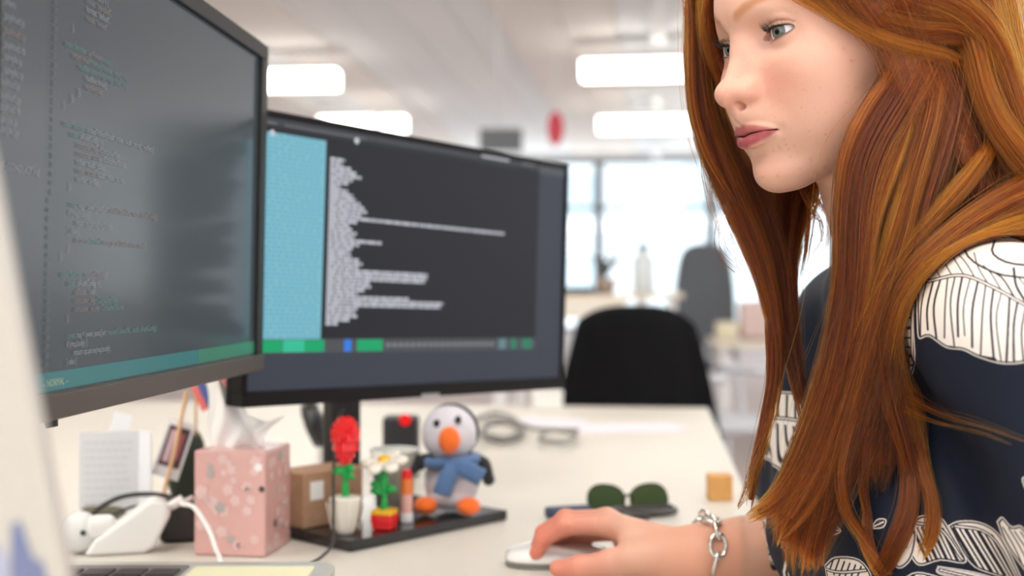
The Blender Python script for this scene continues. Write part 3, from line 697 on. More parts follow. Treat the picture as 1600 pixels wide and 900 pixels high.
for sx_, zz, rot in ((-1,92,.4),(1,98,-.5),(1,86,-.2)):
    bm = bmesh.new(); sweep(bm, [(0,0,zz*u),(sx_*9*u,-5*u,(zz+6)*u),(sx_*19*u,-6*u,(zz+2)*u)], [1.2*u,2.2*u,.8*u], 8, 10, flat=3.4); bmobj('leaf', bm, grn, rs)
bm = bmesh.new()
layers = [(10,108,7),(15,116,10),(20,126,12),(21,140,12),(20,152,12),(17,163,11),(12,172,8)]
for i, (r0, zz, hh) in enumerate(layers):
    M_ = Matrix.Translation((0,0,zz*u)) @ Matrix.Rotation(.39*i,4,'Z')
    for k2 in range(4):
        a_ = k2*PI/2; box(bm, (-r0*.55*u,-r0*u,0), (r0*.55*u,-r0*.35*u,hh*1.15*u), M_ @ Matrix.Rotation(a_,4,'Z') @ Matrix.Rotation(-.18 if i < 4 else .12,4,'X'))
    box(bm, (-r0*.6*u,-r0*.6*u,0), (r0*.6*u,r0*.6*u,hh*u), M_)
for a_ in range(4): stud(bm, 6*u*math.cos(a_*PI/2), 6*u*math.sin(a_*PI/2), 180*u)
bmobj('blossom', bm, red, rs, bevel=.0007)
v = plate_at(612,828); dp = MP @ Vector((v.x, max(v.y,.006)+.012, .0125)); u = dp.y/FPX
ds = empty('brick_daisy', dp, 'white toy-brick daisy with yellow centre in a red brick pot on the monitor stand', 'toy flower', rz=-.3)
bm = bmesh.new(); box(bm, (-16*u,-14*u,.0002), (16*u,14*u,22*u)); box(bm, (-17.5*u,-15*u,10*u), (17.5*u,15*u,23*u)); bmobj('pot', bm, red, ds, bevel=.0008)
bm = bmesh.new(); box(bm, (-17*u,-15*u,23.2*u), (17*u,15*u,30*u)); [stud(bm, x_*8*u, y_*8*u, 30*u) for x_ in (-1,1) for y_ in (-1,1)]; bmobj('pot_rim', bm, yel, ds, bevel=.0006)
bm = bmesh.new(); lathe(bm, [(6*u,30*u),(5.5*u,44*u),(4*u,46*u),(4*u,60*u),(7*u,62*u),(7*u,82*u),(4*u,84*u),(4*u,92*u)], seg=14); bmobj('stem', bm, grn, ds)
for sx_, zz in ((-1,54),(1,58),(-1,64)):
    bm = bmesh.new(); sweep(bm, [(0,0,zz*u),(sx_*11*u,-4*u,(zz+5)*u),(sx_*22*u,-4*u,(zz+4)*u)], [1.2*u,2.2*u,.9*u], 8, 10, flat=3.4); bmobj('leaf', bm, grn, ds)
for i in range(6):
    a_ = i*PI/3+.3; bm = bmesh.new(); M_ = Matrix.Translation((0,0,104*u)) @ Matrix.Rotation(.35,4,'X') @ Matrix.Rotation(a_,4,'Z')
    box(bm, (6*u,-8*u,-5*u), (22*u,8*u,5*u), M_); ball(bm, (25*u,0,0), (13*u,11.5*u,7*u), 14, M_); bmobj('petal', bm, wht, ds, bevel=.0006)
bm = bmesh.new(); M_ = Matrix.Translation((0,0,104*u)) @ Matrix.Rotation(.35,4,'X'); lathe(bm, [(10*u,-6*u),(10*u,6*u),(7*u,9*u),(4*u,10*u)], seg=16, M=M_); bmobj('flower_centre', bm, yel, ds, smooth=False)
# glue stick
v = plate_at(643,817); gp = MP @ Vector((v.x, max(v.y,.012)+.008, .0125)); u = gp.y/FPX
gs = empty('lip_balm', gp, 'slim lip balm stick with a red top and orange label on the monitor stand', 'lip balm')
bm = bmesh.new(); lathe(bm, [(9.5*u,0),(10*u,1*u),(10*u,14*u),(9.5*u,15*u)], seg=24); bmobj('base', bm, pl_mat('white_gloss', (.85,.85,.85)), gs, smooth=False)
bm = bmesh.new(); lathe(bm, [(9.3*u,15*u),(9.3*u,44*u)], seg=24); bmobj('label_sleeve', bm, pl_mat('pale_label', (.80,.45,.40)), gs)
bm = bmesh.new(); lathe(bm, [(9.4*u,44*u),(9.4*u,68*u)], seg=24); bmobj('orange_band', bm, pl_mat('orange_label', (.85,.22,.05)), gs)
bm = bmesh.new(); lathe(bm, [(8*u,68*u),(8*u,80*u),(7*u,82*u)], seg=24); bmobj('cap', bm, red, gs)
# paper cup with green emblem, behind the flowers
cp = onplate(.138,.085); u = cp.y/FPX
cup = empty('paper_cup', cp, 'white paper cup with a green round emblem behind the toy flowers', 'cup')
bm = bmesh.new(); lathe(bm, [(27*u,0),(36*u,96*u),(38*u,97*u),(38*u,100*u),(35*u,100*u),(27*u,6*u)], seg=36); bmobj('cup_body', bm, pl_mat('cup_paper', (.74,.76,.70)), cup, smooth=True)
bm = bmesh.new()
for i in range(24):
    for r0, r1 in ((18,22),(0,9)):
        pass
def wrap(bm, r_at, th0, shape, zc, eps):   # flat shape wrapped on a cone
    vs_ = [bm.verts.new(((r_at(zc+y_)+eps)*math.sin(th0+x_/r_at(zc+y_)), -(r_at(zc+y_)+eps)*math.cos(th0+x_/r_at(zc+y_)), zc+y_)) for x_, y_ in shape]
    return vs_
ra = lambda z: (27+9*z/(96*u))*u
for r0, r1 in ((15,20),(4,11)):
    n = 28; o_ = wrap(bm, ra, -.75, [(r1*u*math.cos(2*PI*i/n), r1*u*math.sin(2*PI*i/n)) for i in range(n)], 68*u, .0003); i_ = wrap(bm, ra, -.75, [(r0*u*math.cos(2*PI*i/n), r0*u*math.sin(2*PI*i/n)) for i in range(n)], 68*u, .0003)
    for i in range(n): bm.faces.new((o_[i], o_[(i+1)%n], i_[(i+1)%n], i_[i]))
bmobj('emblem', bm, pl_mat('emblem_green', (.02,.30,.14)), cup, smooth=True)
# cardboard box standing on the plate's left end
cb = empty('cardboard_box', onplate(.045,.118), 'small brown cardboard box behind the toy rose', 'box', rz=math.atan2(pd.y,pd.x)+.0)
kraft = mat('kraft', (.42,.25,.15), .8, noise=(120,(.38,.22,.13),.4,.6))
bm = bmesh.new(); box(bm, (-.04,-.033,0), (.045,.018,.060)); bmobj('carton', bm, kraft, cb, bevel=.001)
bm = bmesh.new(); box(bm, (-.030,-.0336,.030), (-.012,-.033,.05)); bmobj('white_label', bm, mat('label_white', (.85,.85,.82), .6), cb)
# gadget with red light and small cream pot behind the penguin
gd = empty('desk_gadget', Vector(((627-800)/FPX*1.78, 1.78, DESK+.0005)), 'small black gadget with a red light behind the toy flowers', 'gadget')
bm = bmesh.new(); box(bm, (-.026,-.02,0), (.026,.02,.088)); bmobj('casing', bm, mat('gadget_black', (.03,.03,.035), .4), gd, bevel=.006)
p = P(633,656,gd.location.y-.022)-gd.location; bm = bmesh.new(); ball(bm, (p.x,-.021,p.z), (.0085,.004,.0085), 16); bmobj('red_light', bm, emat('red_led', (1,.02,.02), 1.0), gd, smooth=True)
# headphones beyond
hp = D(478,700); hp = P(480,668,1.75); hp.z = DESK
hpn = empty('headphones', hp, 'grey and black headphones standing behind the tissue box', 'headphones', rz=.3)
bm = bmesh.new(); lathe(bm, [(.004,0),(.030,.004),(.034,.016),(.030,.026),(.006,.030)], seg=28, M=Matrix.Translation((-.005,-.02,.075)) @ Matrix.Rotation(1.2,4,'Y') @ Matrix.Rotation(.2,4,'X')); bmobj('ear_cup', bm, black, hpn, smooth=True)
bm = bmesh.new(); lathe(bm, [(.004,0),(.030,.004),(.034,.016),(.030,.026),(.006,.030)], seg=28, M=Matrix.Translation((.055,.02,.075)) @ Matrix.Rotation(-1.2,4,'Y')); bmobj('ear_cup', bm, mat('ear_grey', (.30,.32,.28), .5), hpn, smooth=True)
bm = bmesh.new(); sweep(bm, [(0,-.02,.09),(0,-.02,.14),(.02,0,.165),(.045,.02,.14),(.05,.02,.09)], .005, 8, 30, flat=2.2); bmobj('headband', bm, mat('ear_grey'), hpn, smooth=True)
bm = bmesh.new(); lathe(bm, [(.032,0),(.032,.006),(.006,.010),(.006,.09)], (.02,.0,.0005), 24); bmobj('headphone_stand', bm, mat('leg_white'), hpn)
# ================= tissue box =================
A_ = D(303,868); B_ = D(414,872); ed_ = (B_-A_); wd = ed_.length; ed_.normalize(); pv = Vector((-ed_.y,ed_.x,0)); C_ = D(470,848)
MT = mk(Vector((A_.x,A_.y,DESK)), ed_, pv, Vector((0,0,1))); dd = .078; HT = .108
tb = empty('tissue_box', MT.translation, 'pink patterned cube tissue box with a tissue sticking out', 'tissue box'); IT = Matrix.Translation(-tb.location)
pink = mat('tissue_card', (.66,.38,.35), .25, spec=.5, coat=.3)
bm = bmesh.new(); box(bm, (0,0,.0005), (wd,dd,HT), IT @ MT); bmobj('carton', bm, pink, tb, bevel=.002)
fl = mat('print_white', (.70,.49,.47), .35); gr_ = mat('print_grey', (.40,.36,.34), .35); dk_ = mat('print_dark', (.06,.04,.05), .35); sh_ = mat('painted_shine', (.88,.85,.85), .2)
bm = bmesh.new(); rr = random.Random(12)
def blob(cx, cz, r_, mi, side=0, pet=5):
    n = 30; pts = [(cx+r_*(1+.35*abs(math.sin(pet*.5*2*PI*i/n)))*math.cos(2*PI*i/n)*.8, cz+r_*(1+.35*abs(math.sin(pet*.5*2*PI*i/n)))*math.sin(2*PI*i/n)*.8) for i in range(n)]
    MM = IT @ MT @ (RX if side == 0 else Matrix.Translation((wd,0,0)) @ Matrix.Rotation(PI/2,4,'Z') @ RX)
    prism(bm, pts, .00005, .0004+mi*.0001, MM, mi)
for i in range(26): blob(rr.uniform(.008,wd-.008), rr.uniform(.008,HT-.008), rr.uniform(.003,.0068), rr.choice([0,0,0,0,0,0,1]))
for i in range(22): blob(rr.uniform(.008,dd-.008), rr.uniform(.008,HT-.008), rr.uniform(.003,.006), rr.choice([0,0,0,0,1]), 1)
blob(wd-.007,HT-.016,.0042,3); blob(.073,HT-.038,.0032,2); blob(.018,HT-.024,.0045,1); blob(.04,.018,.004,1); blob(.03,.03,.004,2,1)  # the pale blob near the top corner is a painted shine spot
bmobj('printed_flowers_and_shine', bm, mats=[fl, gr_, dk_, sh_], parent=tb)
# tissue: one pulled sheet, pinched at the slot and folding over at the top
bm = bmesh.new(); nu, nv = 56, 30; g = []
for j in range(nv+1):
    v_ = j/nv; row = []
    for i in range(nu+1):
        q = 2*i/nu-1
        wdt = .026+.020*v_**.8
        x_ = wdt*q-.002*v_+.006*math.sin(v_*5+q*2)
        y_ = (.005+.004*v_)*math.sin(q*5.2+v_*1.3)+.003*math.sin(q*11-v_*5)+.010*v_*v_
        z_ = v_*(.088-.054*min(1, max(0, (q+.45)/.7))-.012*max(-q-.5, 0)+.003*math.sin(q*7))
        row.append(bm.verts.new((wd*.42+x_, dd*.5+y_, HT-.004+z_)))
    g.append(row)
for j in range(nv):
    for i in range(nu): bm.faces.new((g[j][i], g[j][i+1], g[j+1][i+1], g[j+1][i]))
bmesh.ops.transform(bm, matrix=IT @ MT, verts=bm.verts)
o = bmobj('tissue', bm, mat('tissue_paper', (.86,.85,.82), .9), tb, smooth=True); sm = o.modifiers.new('t','SOLIDIFY'); sm.thickness = .0006
# ================= charger, cables and papers =================
wp = mat('white_plastic', (.84,.83,.80), .3)
ch = empty('power_adapter', D(205,868), 'white laptop power adapter lying on the desk left of the tissue box', 'charger', rz=.25)
k_ = .00064
bm = bmesh.new(); prism(bm, [(x_*k_, z_*k_+.0005) for x_, z_ in ((-73,0),(20,0),(36,10),(62,62),(54,78),(36,86),(26,84),(-22,50),(-58,24))], -.038, -.002, RX); bmobj('adapter_body', bm, wp, ch, bevel=.005, seg=4)
bm = bmesh.new(); box(bm, (-70*k_,.006,26*k_), (-24*k_,.030,62*k_)); bmobj('plug_head', bm, wp, ch, bevel=.009, seg=4)
bm = bmesh.new(); sweep(bm, [(58*k_,.02,70*k_),(80*k_,.02,82*k_)], .005, 12, 4); bmobj('cable_collar', bm, wp, ch, smooth=True)
lc = ch.matrix_world
cw_ = D(205,868)
o = cable('white_cable', [cw_+Vector((.0545,.028,.0545)), P(284,787,1.235), P(303,793,1.21), P(325,825,1.19), P(338,860,1.17), P(343,872,1.14), P(346,905,1.12)], .0024, wp); tag(o, 'white charging cable arching from the power adapter over to the laptop', 'cable')
o = cable('black_cable', [P(118,842,1.33),P(142,806,1.335),P(180,780,1.34),P(225,772,1.345),P(272,779,1.35),P(296,806,1.345),P(303,835,1.33)], .0028, black); tag(o, 'thick black cable curving over the white power adapter', 'cable')
o = cable('black_cable', [P(146,845,1.315),P(158,818,1.32),P(200,794,1.325),P(240,790,1.33),P(276,798,1.335),P(292,830,1.325)], .0016, black); tag(o, 'thin black cable looping under the thicker one', 'cable')
br = D(275,852); bm = bmesh.new(); box(bm, (-.022,-.012,.0005), (.024,.03,.044)); 
o = bmobj('power_brick', bm, mat('brick_dark', (.022,.018,.018), .4), bevel=.006, seg=3); o.location = (br.x, br.y+.02, DESK); o.rotation_euler = (0,0,.2); tag(o, 'black power brick between the white adapter and the tissue box', 'power brick')
wv = D(118,868); r = empty('earphone_case', Vector((wv.x,wv.y+.01,DESK)), 'round white case with a dark dot beside the laptop', 'case')
bm = bmesh.new(); M_ = Matrix.Translation((0,0,.0225)) @ Matrix.Rotation(1.25,4,'X'); lathe(bm, [(.004,-.012),(.018,-.010),(.021,-.003),(.021,.004),(.017,.010),(.004,.012)], seg=32, M=M_); bmobj('case_shell', bm, mat('pearl', (.70,.70,.68), .25), r, smooth=True)
bm = bmesh.new(); ball(bm, (.009,-.0135,.024), (.003,.002,.003), 12); bmobj('dark_dot', bm, black, r, smooth=True)
gpz = D(150,846); bm = bmesh.new(); box(bm, (-.05,-.008,.0005), (.05,.008,.028), Matrix.Rotation(0,4,'Z'))
o = bmobj('cable_pouch', bm, mat('pouch', (.17,.16,.12), .9), bevel=.006, seg=3); o.location = (gpz.x+.01, gpz.y+.075, DESK); o.rotation_euler = (0,0,.45); tag(o, 'flat olive-grey cable pouch behind the power adapter', 'pouch')
# notepad standing like a tent
nA = D(108,838); nB = D(212,835); paper = mat('paper_white', (.78,.79,.81), .8)
np_ = empty('paper_booklet', Vector((nA.x,nA.y+.03,DESK)), 'folded white booklet of notes standing upright behind the power adapter', 'booklet'); u = (nA.y+.03)/FPX
bm = bmesh.new(); prism(bm, [(0,0),(.0635,.012),(.0635,.014),(0,.002)], .0005, .112); fp = bmobj('front_page', bm, mat('paper_lined', (.70,.71,.73), .8), np_)
bm = bmesh.new(); prism(bm, [(.064,.012),(.0815,.001),(.082,.003),(.0645,.014)], .0005, .112); bmobj('side_page', bm, mat('paper_bright', (.82,.84,.87), .7), np_)
bm = bmesh.new(); rr = random.Random(5)
for k_ in range(11):
    z_ = .098-.0085*k_; x_ = .006
    while x_ < .052:
        w_ = rr.uniform(.003,.008); f_ = .012/.0635
        vv = [bm.verts.new((xx, xx*f_-.0004, zz)) for xx, zz in ((x_,z_),(x_+w_,z_),(x_+w_,z_+.0022),(x_,z_+.0022))]; bm.faces.new(vv); x_ += w_+.002
bmobj('handwriting', bm, mat('pencil', (.60,.61,.63), .8), fp)
bm = bmesh.new(); p = P(185,672,1.50); M_ = Matrix.Translation(p) @ Matrix.Rotation(.25,4,'Y'); box(bm, (-.013,0,-.09), (.010,.001,.030), M_)
lo = min(v_.co.z for v_ in bm.verts); bmesh.ops.translate(bm, vec=(0,0,DESK+.0005-lo), verts=bm.verts); o = bmobj('paper_card', bm, mat('paper_bright')); tag(o, 'small white card leaning behind the booklet', 'card')
# instant photo
pa = P(271,703,1.40); r = empty('instant_photo', Vector((pa.x,pa.y,DESK)), 'white-bordered instant photo leaning at an angle left of the tissue box', 'photo')
up_ = Vector((.30,.12,1)).normalized(); rt = Vector((1,.10,-.30)); rt = (rt-up_*rt.dot(up_)).normalized(); Mp = mk(pa-r.location, rt, up_.cross(rt), up_)
bm = bmesh.new(); box(bm, (-.0155,0,-.033), (.0155,.0006,.034), Mp); pc = bmobj('photo_card', bm, mat('photo_border', (.84,.82,.82), .4), r)
bm = bmesh.new(); box(bm, (-.0125,-.0003,-.020), (.0125,0,.027), Mp); pi_ = bmobj('picture', bm, mat('photo_dark', (.07,.025,.03), .3), pc)
bm = bmesh.new(); box(bm, (-.009,-.0006,-.015), (-.002,-.0003,.022), Mp, 0); box(bm, (.002,-.0006,-.010), (.008,-.0003,.020), Mp, 1); bmobj('picture_figures', bm, mats=[mat('photo_pale', (.62,.42,.45), .3), mat('photo_red', (.45,.12,.14), .3)], parent=pi_)
o = cable('orange_cord', [P(292,612,1.395),P(284,650,1.392),P(274,700,1.390),P(262,745,1.385),P(256,772,1.383)], .0024, mat('cord_orange', (.80,.50,.28), .7)); tag(o, 'orange cord hanging in front of the instant photo', 'cord')
# little paper flag on a stick
fg = P(330,612,1.46); r = empty('paper_flag', Vector((fg.x,fg.y,DESK)), 'small blue, white and red paper flag on a stick under the large monitor', 'flag')
bm = bmesh.new(); sweep(bm, [(-.022,.01,0),(-.018,0,fg.z-DESK+.03)], .0016, 8, 3); bmobj('stick', bm, mat('stick_wood', (.6,.35,.15), .6), r)
Mf = Matrix.Translation((0,0,fg.z-DESK)) @ Matrix.Rotation(-.45,4,'Y')
bm = bmesh.new()
for x0_, x1_, mi in ((-.020,-.012,2),(-.012,.004,0),(.004,.010,1),(.010,.020,2)): box(bm, (x0_,0,-.017), (x1_,.0008,.020), Mf, mi)
bmobj('flag_cloth', bm, mats=[mat('flag_blue', (.08,.12,.36), .6), mat('flag_white', (.85,.83,.84), .6), mat('flag_red', (.80,.16,.13), .6)], parent=r)
bg_ = P(292,720,1.47); o = None
bm = bmesh.new(); ball(bm, (0,0,.052), (.022,.03,.054), 24)
for v_ in bm.verts: v_.co += Vector((math.sin(v_.co.z*90)*.002, math.sin(v_.co.x*140)*.003, 0))
lo = min(v_.co.z for v_ in bm.verts); bmesh.ops.translate(bm, vec=(0,0,-lo), verts=bm.verts)
o = bmobj('drawstring_bag', bm, mat('bag_olive', (.035,.045,.03), .8), smooth=True); o.location = (bg_.x, bg_.y, DESK+.0005); tag(o, 'small dark olive bag behind the instant photo', 'bag')
# ================= things on the open desk =================
wc = D(1126,783); bm = bmesh.new(); box(bm, (-.0155,0,.0003), (.0155,.031,.0325))
o = bmobj('wooden_cube', bm, mat('beech', (.66,.34,.10), .5, noise=(40,(.58,.29,.085),.4,.6)), bevel=.001); o.location = (wc.x,wc.y,DESK); o.rotation_euler = (0,0,-.05); tag(o, 'small wooden cube near the edge of the desk', 'cube')
# sunglasses
sg = D(975,808); r = empty('sunglasses', Vector((sg.x,sg.y,DESK)), 'folded sunglasses with green lenses lying on the desk behind the mouse', 'sunglasses', rz=.1)
u = sg.y/FPX; lens = mat('lens_green', (.055,.085,.035), .12, spec=.6); fr = mat('tortoise', (.022,.018,.016), .25, coat=.5)
def lens_pts(c, w_, h_, n=28):
    return [(c[0]+w_*math.copysign(abs(math.cos(t))**.85, math.cos(t)), c[1]+h_*math.copysign(abs(math.sin(t))**.8, math.sin(t))*(1.0 if math.sin(t) > 0 else .75)) for t in [2*PI*i/n for i in range(n)]]
for sgn, cx, tilt in ((-1,-23,.12),(1,46,-.15)):
    Ml = Matrix.Translation((cx*u,.022,.0165)) @ Matrix.Rotation(tilt,4,'Y') @ Matrix.Rotation(PI/2-.35,4,'X')
    pts = lens_pts((0,0), 30*u, 25*u); bm = bmesh.new(); prism(bm, pts, -.0008, .0008, Ml); ln_ = bmobj('lens', bm, lens, r)
    bm = bmesh.new(); lp = [(x_,y_,0) for x_, y_ in pts]+[(pts[0][0],pts[0][1],0)]; sweep(bm, lp, .0013, 8, 60, M=Ml); bmobj('rim', bm, fr, r, smooth=True)
bm = bmesh.new(); sweep(bm, [(-50*u,.016,.006),(-10*u,.011,.007),(30*u,.010,.007),(82*u,.016,.008)], [.003,.0056,.0056,.0035], 8, 24); bmobj('frame_front', bm, fr, r, smooth=True)
bm = bmesh.new(); sweep(bm, [(4*u,.020,.018),(11*u,.018,.024),(18*u,.020,.018)], .0016, 8, 10); bmobj('bridge', bm, fr, r, smooth=True)
for pts in ([(-56*u,.022,.010),(-62*u,.004,.006),(-10*u,-.014,.004),(34*u,-.022,.0035)], [(78*u,.02,.010),(80*u,.0,.006),(30*u,-.012,.006),(-40*u,-.010,.008),(-75*u,-.002,.006)]):
    bm = bmesh.new(); sweep(bm, pts, [.0026,.0042,.0045,.0055,.0030], 8, 30, flat=1.0); bmobj('temple', bm, fr, r, smooth=True)
# keys / dark blue pouch beside it
bk = D(905,818); bm = bmesh.new(); box(bm, (-.030,-.010,.0005), (.026,.020,.013)); o = bmobj('glasses_cloth', bm, mat('navy_cloth', (.03,.05,.10), .7), bevel=.004, seg=3)
o.location = (bk.x-.006,bk.y+.030,DESK); o.rotation_euler = (0,0,.3); tag(o, 'small dark blue folded cloth beside the sunglasses', 'cloth')
# mouse
ms = empty('computer_mouse', Vector((.046,1.212,DESK)), 'low white computer mouse under her hand', 'mouse', rz=.06)
bm = bmesh.new(); nu, nv = 40, 14; rings = []
for j in range(nv+1):
    v_ = j/nv*PI/2; rr_ = math.cos(v_)**.45; z_ = .006+.0133*math.sin(v_)**.8
    rings.append([bm.verts.new((.0535*rr_*math.copysign(abs(math.cos(2*PI*i/nu))**.75, math.cos(2*PI*i/nu)), .0285*rr_*math.copysign(abs(math.sin(2*PI*i/nu))**.75, math.sin(2*PI*i/nu)), z_)) for i in range(nu)])
for a_, b3 in zip(rings, rings[1:]):
    for i in range(nu): bm.faces.new((a_[i], a_[(i+1)%nu], b3[(i+1)%nu], b3[i]))
bm.faces.new(rings[0][::-1]); bmesh.ops.remove_doubles(bm, verts=bm.verts, dist=1e-5); bmobj('shell', bm, mat('mouse_white', (.86,.86,.84), .12, coat=.5), ms, smooth=True)
bm = bmesh.new(); n = 40; prism(bm, [(.0525*math.copysign(abs(math.cos(2*PI*i/n))**.75, math.cos(2*PI*i/n)), .0275*math.copysign(abs(math.sin(2*PI*i/n))**.75, math.sin(2*PI*i/n))) for i in range(n)], .0005, .006); bmobj('base', bm, mat('mouse_base', (.22,.22,.20), .3, metal=.6), ms)
# papers, cables and box at the far end
pa_ = D(960,670); bm = bmesh.new(); box(bm, (-.105,-.07,.0005), (.11,.08,.002)); o = bmobj('paper_sheet', bm, mat('paper_lilac', (.80,.76,.82), .8)); o.location = (pa_.x+.02,pa_.y,DESK); o.rotation_euler = (0,0,.1); tag(o, 'white paper sheet near the far end of the desk', 'paper')
pa_ = D(870,660); bm = bmesh.new(); box(bm, (-.09,-.08,.0005), (.09,.08,.0015)); o = bmobj('paper_sheet', bm, mat('paper_lilac')); o.location = (pa_.x-.04,pa_.y,DESK); o.rotation_euler = (0,0,-.3); tag(o, 'white paper sheet under the grey cables, just right of the penguin', 'paper')
gc = mat('grey_cable', (.22,.22,.20), .5)
def desk_pts(l, h=.004): return [D(x_, y_, DESK+h) for x_, y_ in l]
for k_, (pts, h, lb) in enumerate((([(735,660),(770,645),(805,655),(815,680),(780,690),(755,675),(770,655),(820,665)],.006,'grey cable coiled to the right of the penguin'),
        ([(790,650),(830,668),(870,672),(900,680),(880,692),(845,686),(860,672),(905,672)],.0125,'grey cable in loops between the penguin and the paper sheet'),
        ([(740,690),(760,668),(790,662),(812,672),(790,684),(762,680)],.017,'short grey cable lying on top of the coiled one'))):
    o = cable('desk_cable', desk_pts(pts, h), .004, gc, n=70); tag(o, lb, 'cable')
bx = D(856,641); r = empty('white_box', Vector((bx.x,bx.y+.05,DESK)), 'small white box at the far end of the desk against the black chair', 'box'); u = bx.y/FPX
bm = bmesh.new(); box(bm, (-24*u,-.03,.0005), (24*u,.03,22*u)); bmobj('carton', bm, mat('box_white', (.80,.80,.76), .6), r, bevel=.002)
bm = bmesh.new(); box(bm, (-25*u,-.031,22.3*u), (25*u,.031,27*u)); bmobj('lid', bm, mat('box_white'), r, bevel=.002)

# ================= tablet standing close by, its back towards us =================
f_ = Vector((.33,.944,0)).normalized(); w_ = Vector((-.944,.33,0)).normalized(); H_ = Vector((-.1393,.4575,.765))
silver = mat('aluminium', (.60,.58,.54), .38, metal=.45)
lp = empty('tablet', Vector((H_.x,H_.y,DESK))+w_*.11, 'big silver tablet with blue stickers on its back, cropped by the left edge', 'tablet')
def rrect(x0, y0, x1, y1, r_, n=8):
    pts = []
    for cx, cy, a0 in ((x1-r_,y1-r_,0),(x0+r_,y1-r_,PI/2),(x0+r_,y0+r_,PI),(x1-r_,y0+r_,1.5*PI)):
        pts += [(cx+r_*math.cos(a0+PI/2*i/n), cy+r_*math.sin(a0+PI/2*i/n)) for i in range(n+1)]
    return pts
lean = math.radians(14.8); up_ = Vector((0,0,1))*math.cos(lean)-f_*math.sin(lean)
ML = mk(H_-lp.location, -w_, up_.cross(-w_), up_)
side = 1 if (ML.to_3x3() @ Vector((0,-1,0))).y < 0 else -1     # which local side looks at the lens
bm = bmesh.new(); prism(bm, rrect(-.235,0,0,.325,.014), -.003, .003, ML @ RX); lid = bmobj('case', bm, silver, lp, bevel=.0014, seg=3)
bm = bmesh.new(); prism(bm, rrect(-.223,.012,-.012,.313,.004), -.0002, .0002, ML @ Matrix.Translation((0,side*.0032,0)) @ RX); bmobj('display', bm, mat('lcd_black', (.01,.01,.012), .1), lp)
bm = bmesh.new(); box(bm, (-.19,-.012,-.0245), (-.05,.012,.003), ML @ Matrix.Rotation(0,4,'X')); bmobj('tablet_foot', bm, silver, lp, bevel=.002)
bm = bmesh.new(); c_ = ML @ Vector((-.12,0,-.01)); box(bm, (c_.x-.06,c_.y-.09,.0005), (c_.x+.06,c_.y+.015,.006)); bmobj('tablet_base', bm, silver, lp, bevel=.002)
def sticker(pts, col, name):
    bm = bmesh.new(); prism(bm, pts, -.00015, .00015, ML @ Matrix.Translation((0,-side*.0032,0)) @ RX); bmobj(name, bm, mat(name+str(int(col[0]*100))+str(int(col[2]*100)), col, .6), lp)
def lxy(px, py): return onplane(Matrix.Translation(lp.location) @ ML, px, py)
sticker([lxy(*q) for q in ((28,812),(40,806),(52,840),(62,868),(76,870),(84,905),(88,960),(30,950),(26,880))], (.17,.20,.36), 'blue_sticker')
sticker([lxy(*q) for q in ((-20,835),(8,845),(20,870),(22,930),(-20,940))], (.42,.45,.62), 'lilac_sticker')
# ================= laptop on a stand, seen from its side =================
LZ = .842
lt = empty('laptop', Vector((-.21,.61,DESK)), 'silver laptop with black keys on a raised stand at the bottom left', 'laptop'); LI = Matrix.Translation(-lt.location)
ML2 = LI @ mk(Vector((-.338,.785,LZ)), Vector((1,0,0)), Vector((0,-1,0)), Vector((0,0,1))) if False else LI @ Matrix.Translation((-.338,.518,LZ))
bm = bmesh.new(); prism(bm, rrect(0,0,.228,.252,.016), -.010, 0, ML2); bmobj('base', bm, silver, lt, bevel=.0012)
bm = bmesh.new(); prism(bm, rrect(.018,.012,.138,.240,.004), .0001, .0004, ML2); bmobj('keyboard_well', bm, mat('well_dark', (.22,.20,.18), .4, metal=.4), lt)
bm = bmesh.new()
for j in range(6):
    x_ = .0205+.0196*j; y_ = .0145; k2 = 0
    while y_ < .235:
        hh = .0168 if not (j == 5 and k2 == 4) else .094
        if y_+hh > .241: break
        box(bm, (x_,y_,.0004), (x_+(.0170 if j else .010),y_+hh,.0018), ML2); y_ += hh+.0026; k2 += 1
bmobj('keys', bm, mat('key_black', (.025,.018,.022), .4), lt, bevel=.0004)
bm = bmesh.new(); prism(bm, rrect(.146,.065,.218,.155,.004), .0001, .0004, ML2); bmobj('trackpad', bm, mat('trackpad', (.60,.59,.54), .3, metal=.3), lt)
bm = bmesh.new(); prism(bm, rrect(.142,.166,.216,.236,.003), .0001, .0006, ML2); bmobj('yellow_sticker', bm, mat('sticker_yellow', (.74,.71,.48), .6), lt)
Mh = ML2 @ Matrix.Rotation(math.radians(-105),4,'Y')
bm = bmesh.new(); prism(bm, rrect(.004,0,.180,.252,.016), -.0045, .0, Mh); bmobj('lid', bm, silver, lt, bevel=.0012)
bm = bmesh.new(); prism(bm, rrect(.012,.010,.172,.242,.004), -.0052, -.0046, Mh); bmobj('display', bm, mat('lcd_black'), lt)
bm = bmesh.new(); box(bm, (.02,.01,-.016), (.21,.24,-.0105), ML2)
for y_ in (.04,.21): box(bm, (.10,y_-.012,-(LZ-DESK)+.001), (.125,y_+.012,-.012), ML2); box(bm, (.03,y_-.012,-(LZ-DESK)+.001), (.19,y_+.012,-(LZ-DESK)+.007), ML2)
st_ = bmobj('laptop_stand', bm, silver, bevel=.001); st_.location = lt.location; tag(st_, 'aluminium stand raising the silver laptop above the desk', 'stand')
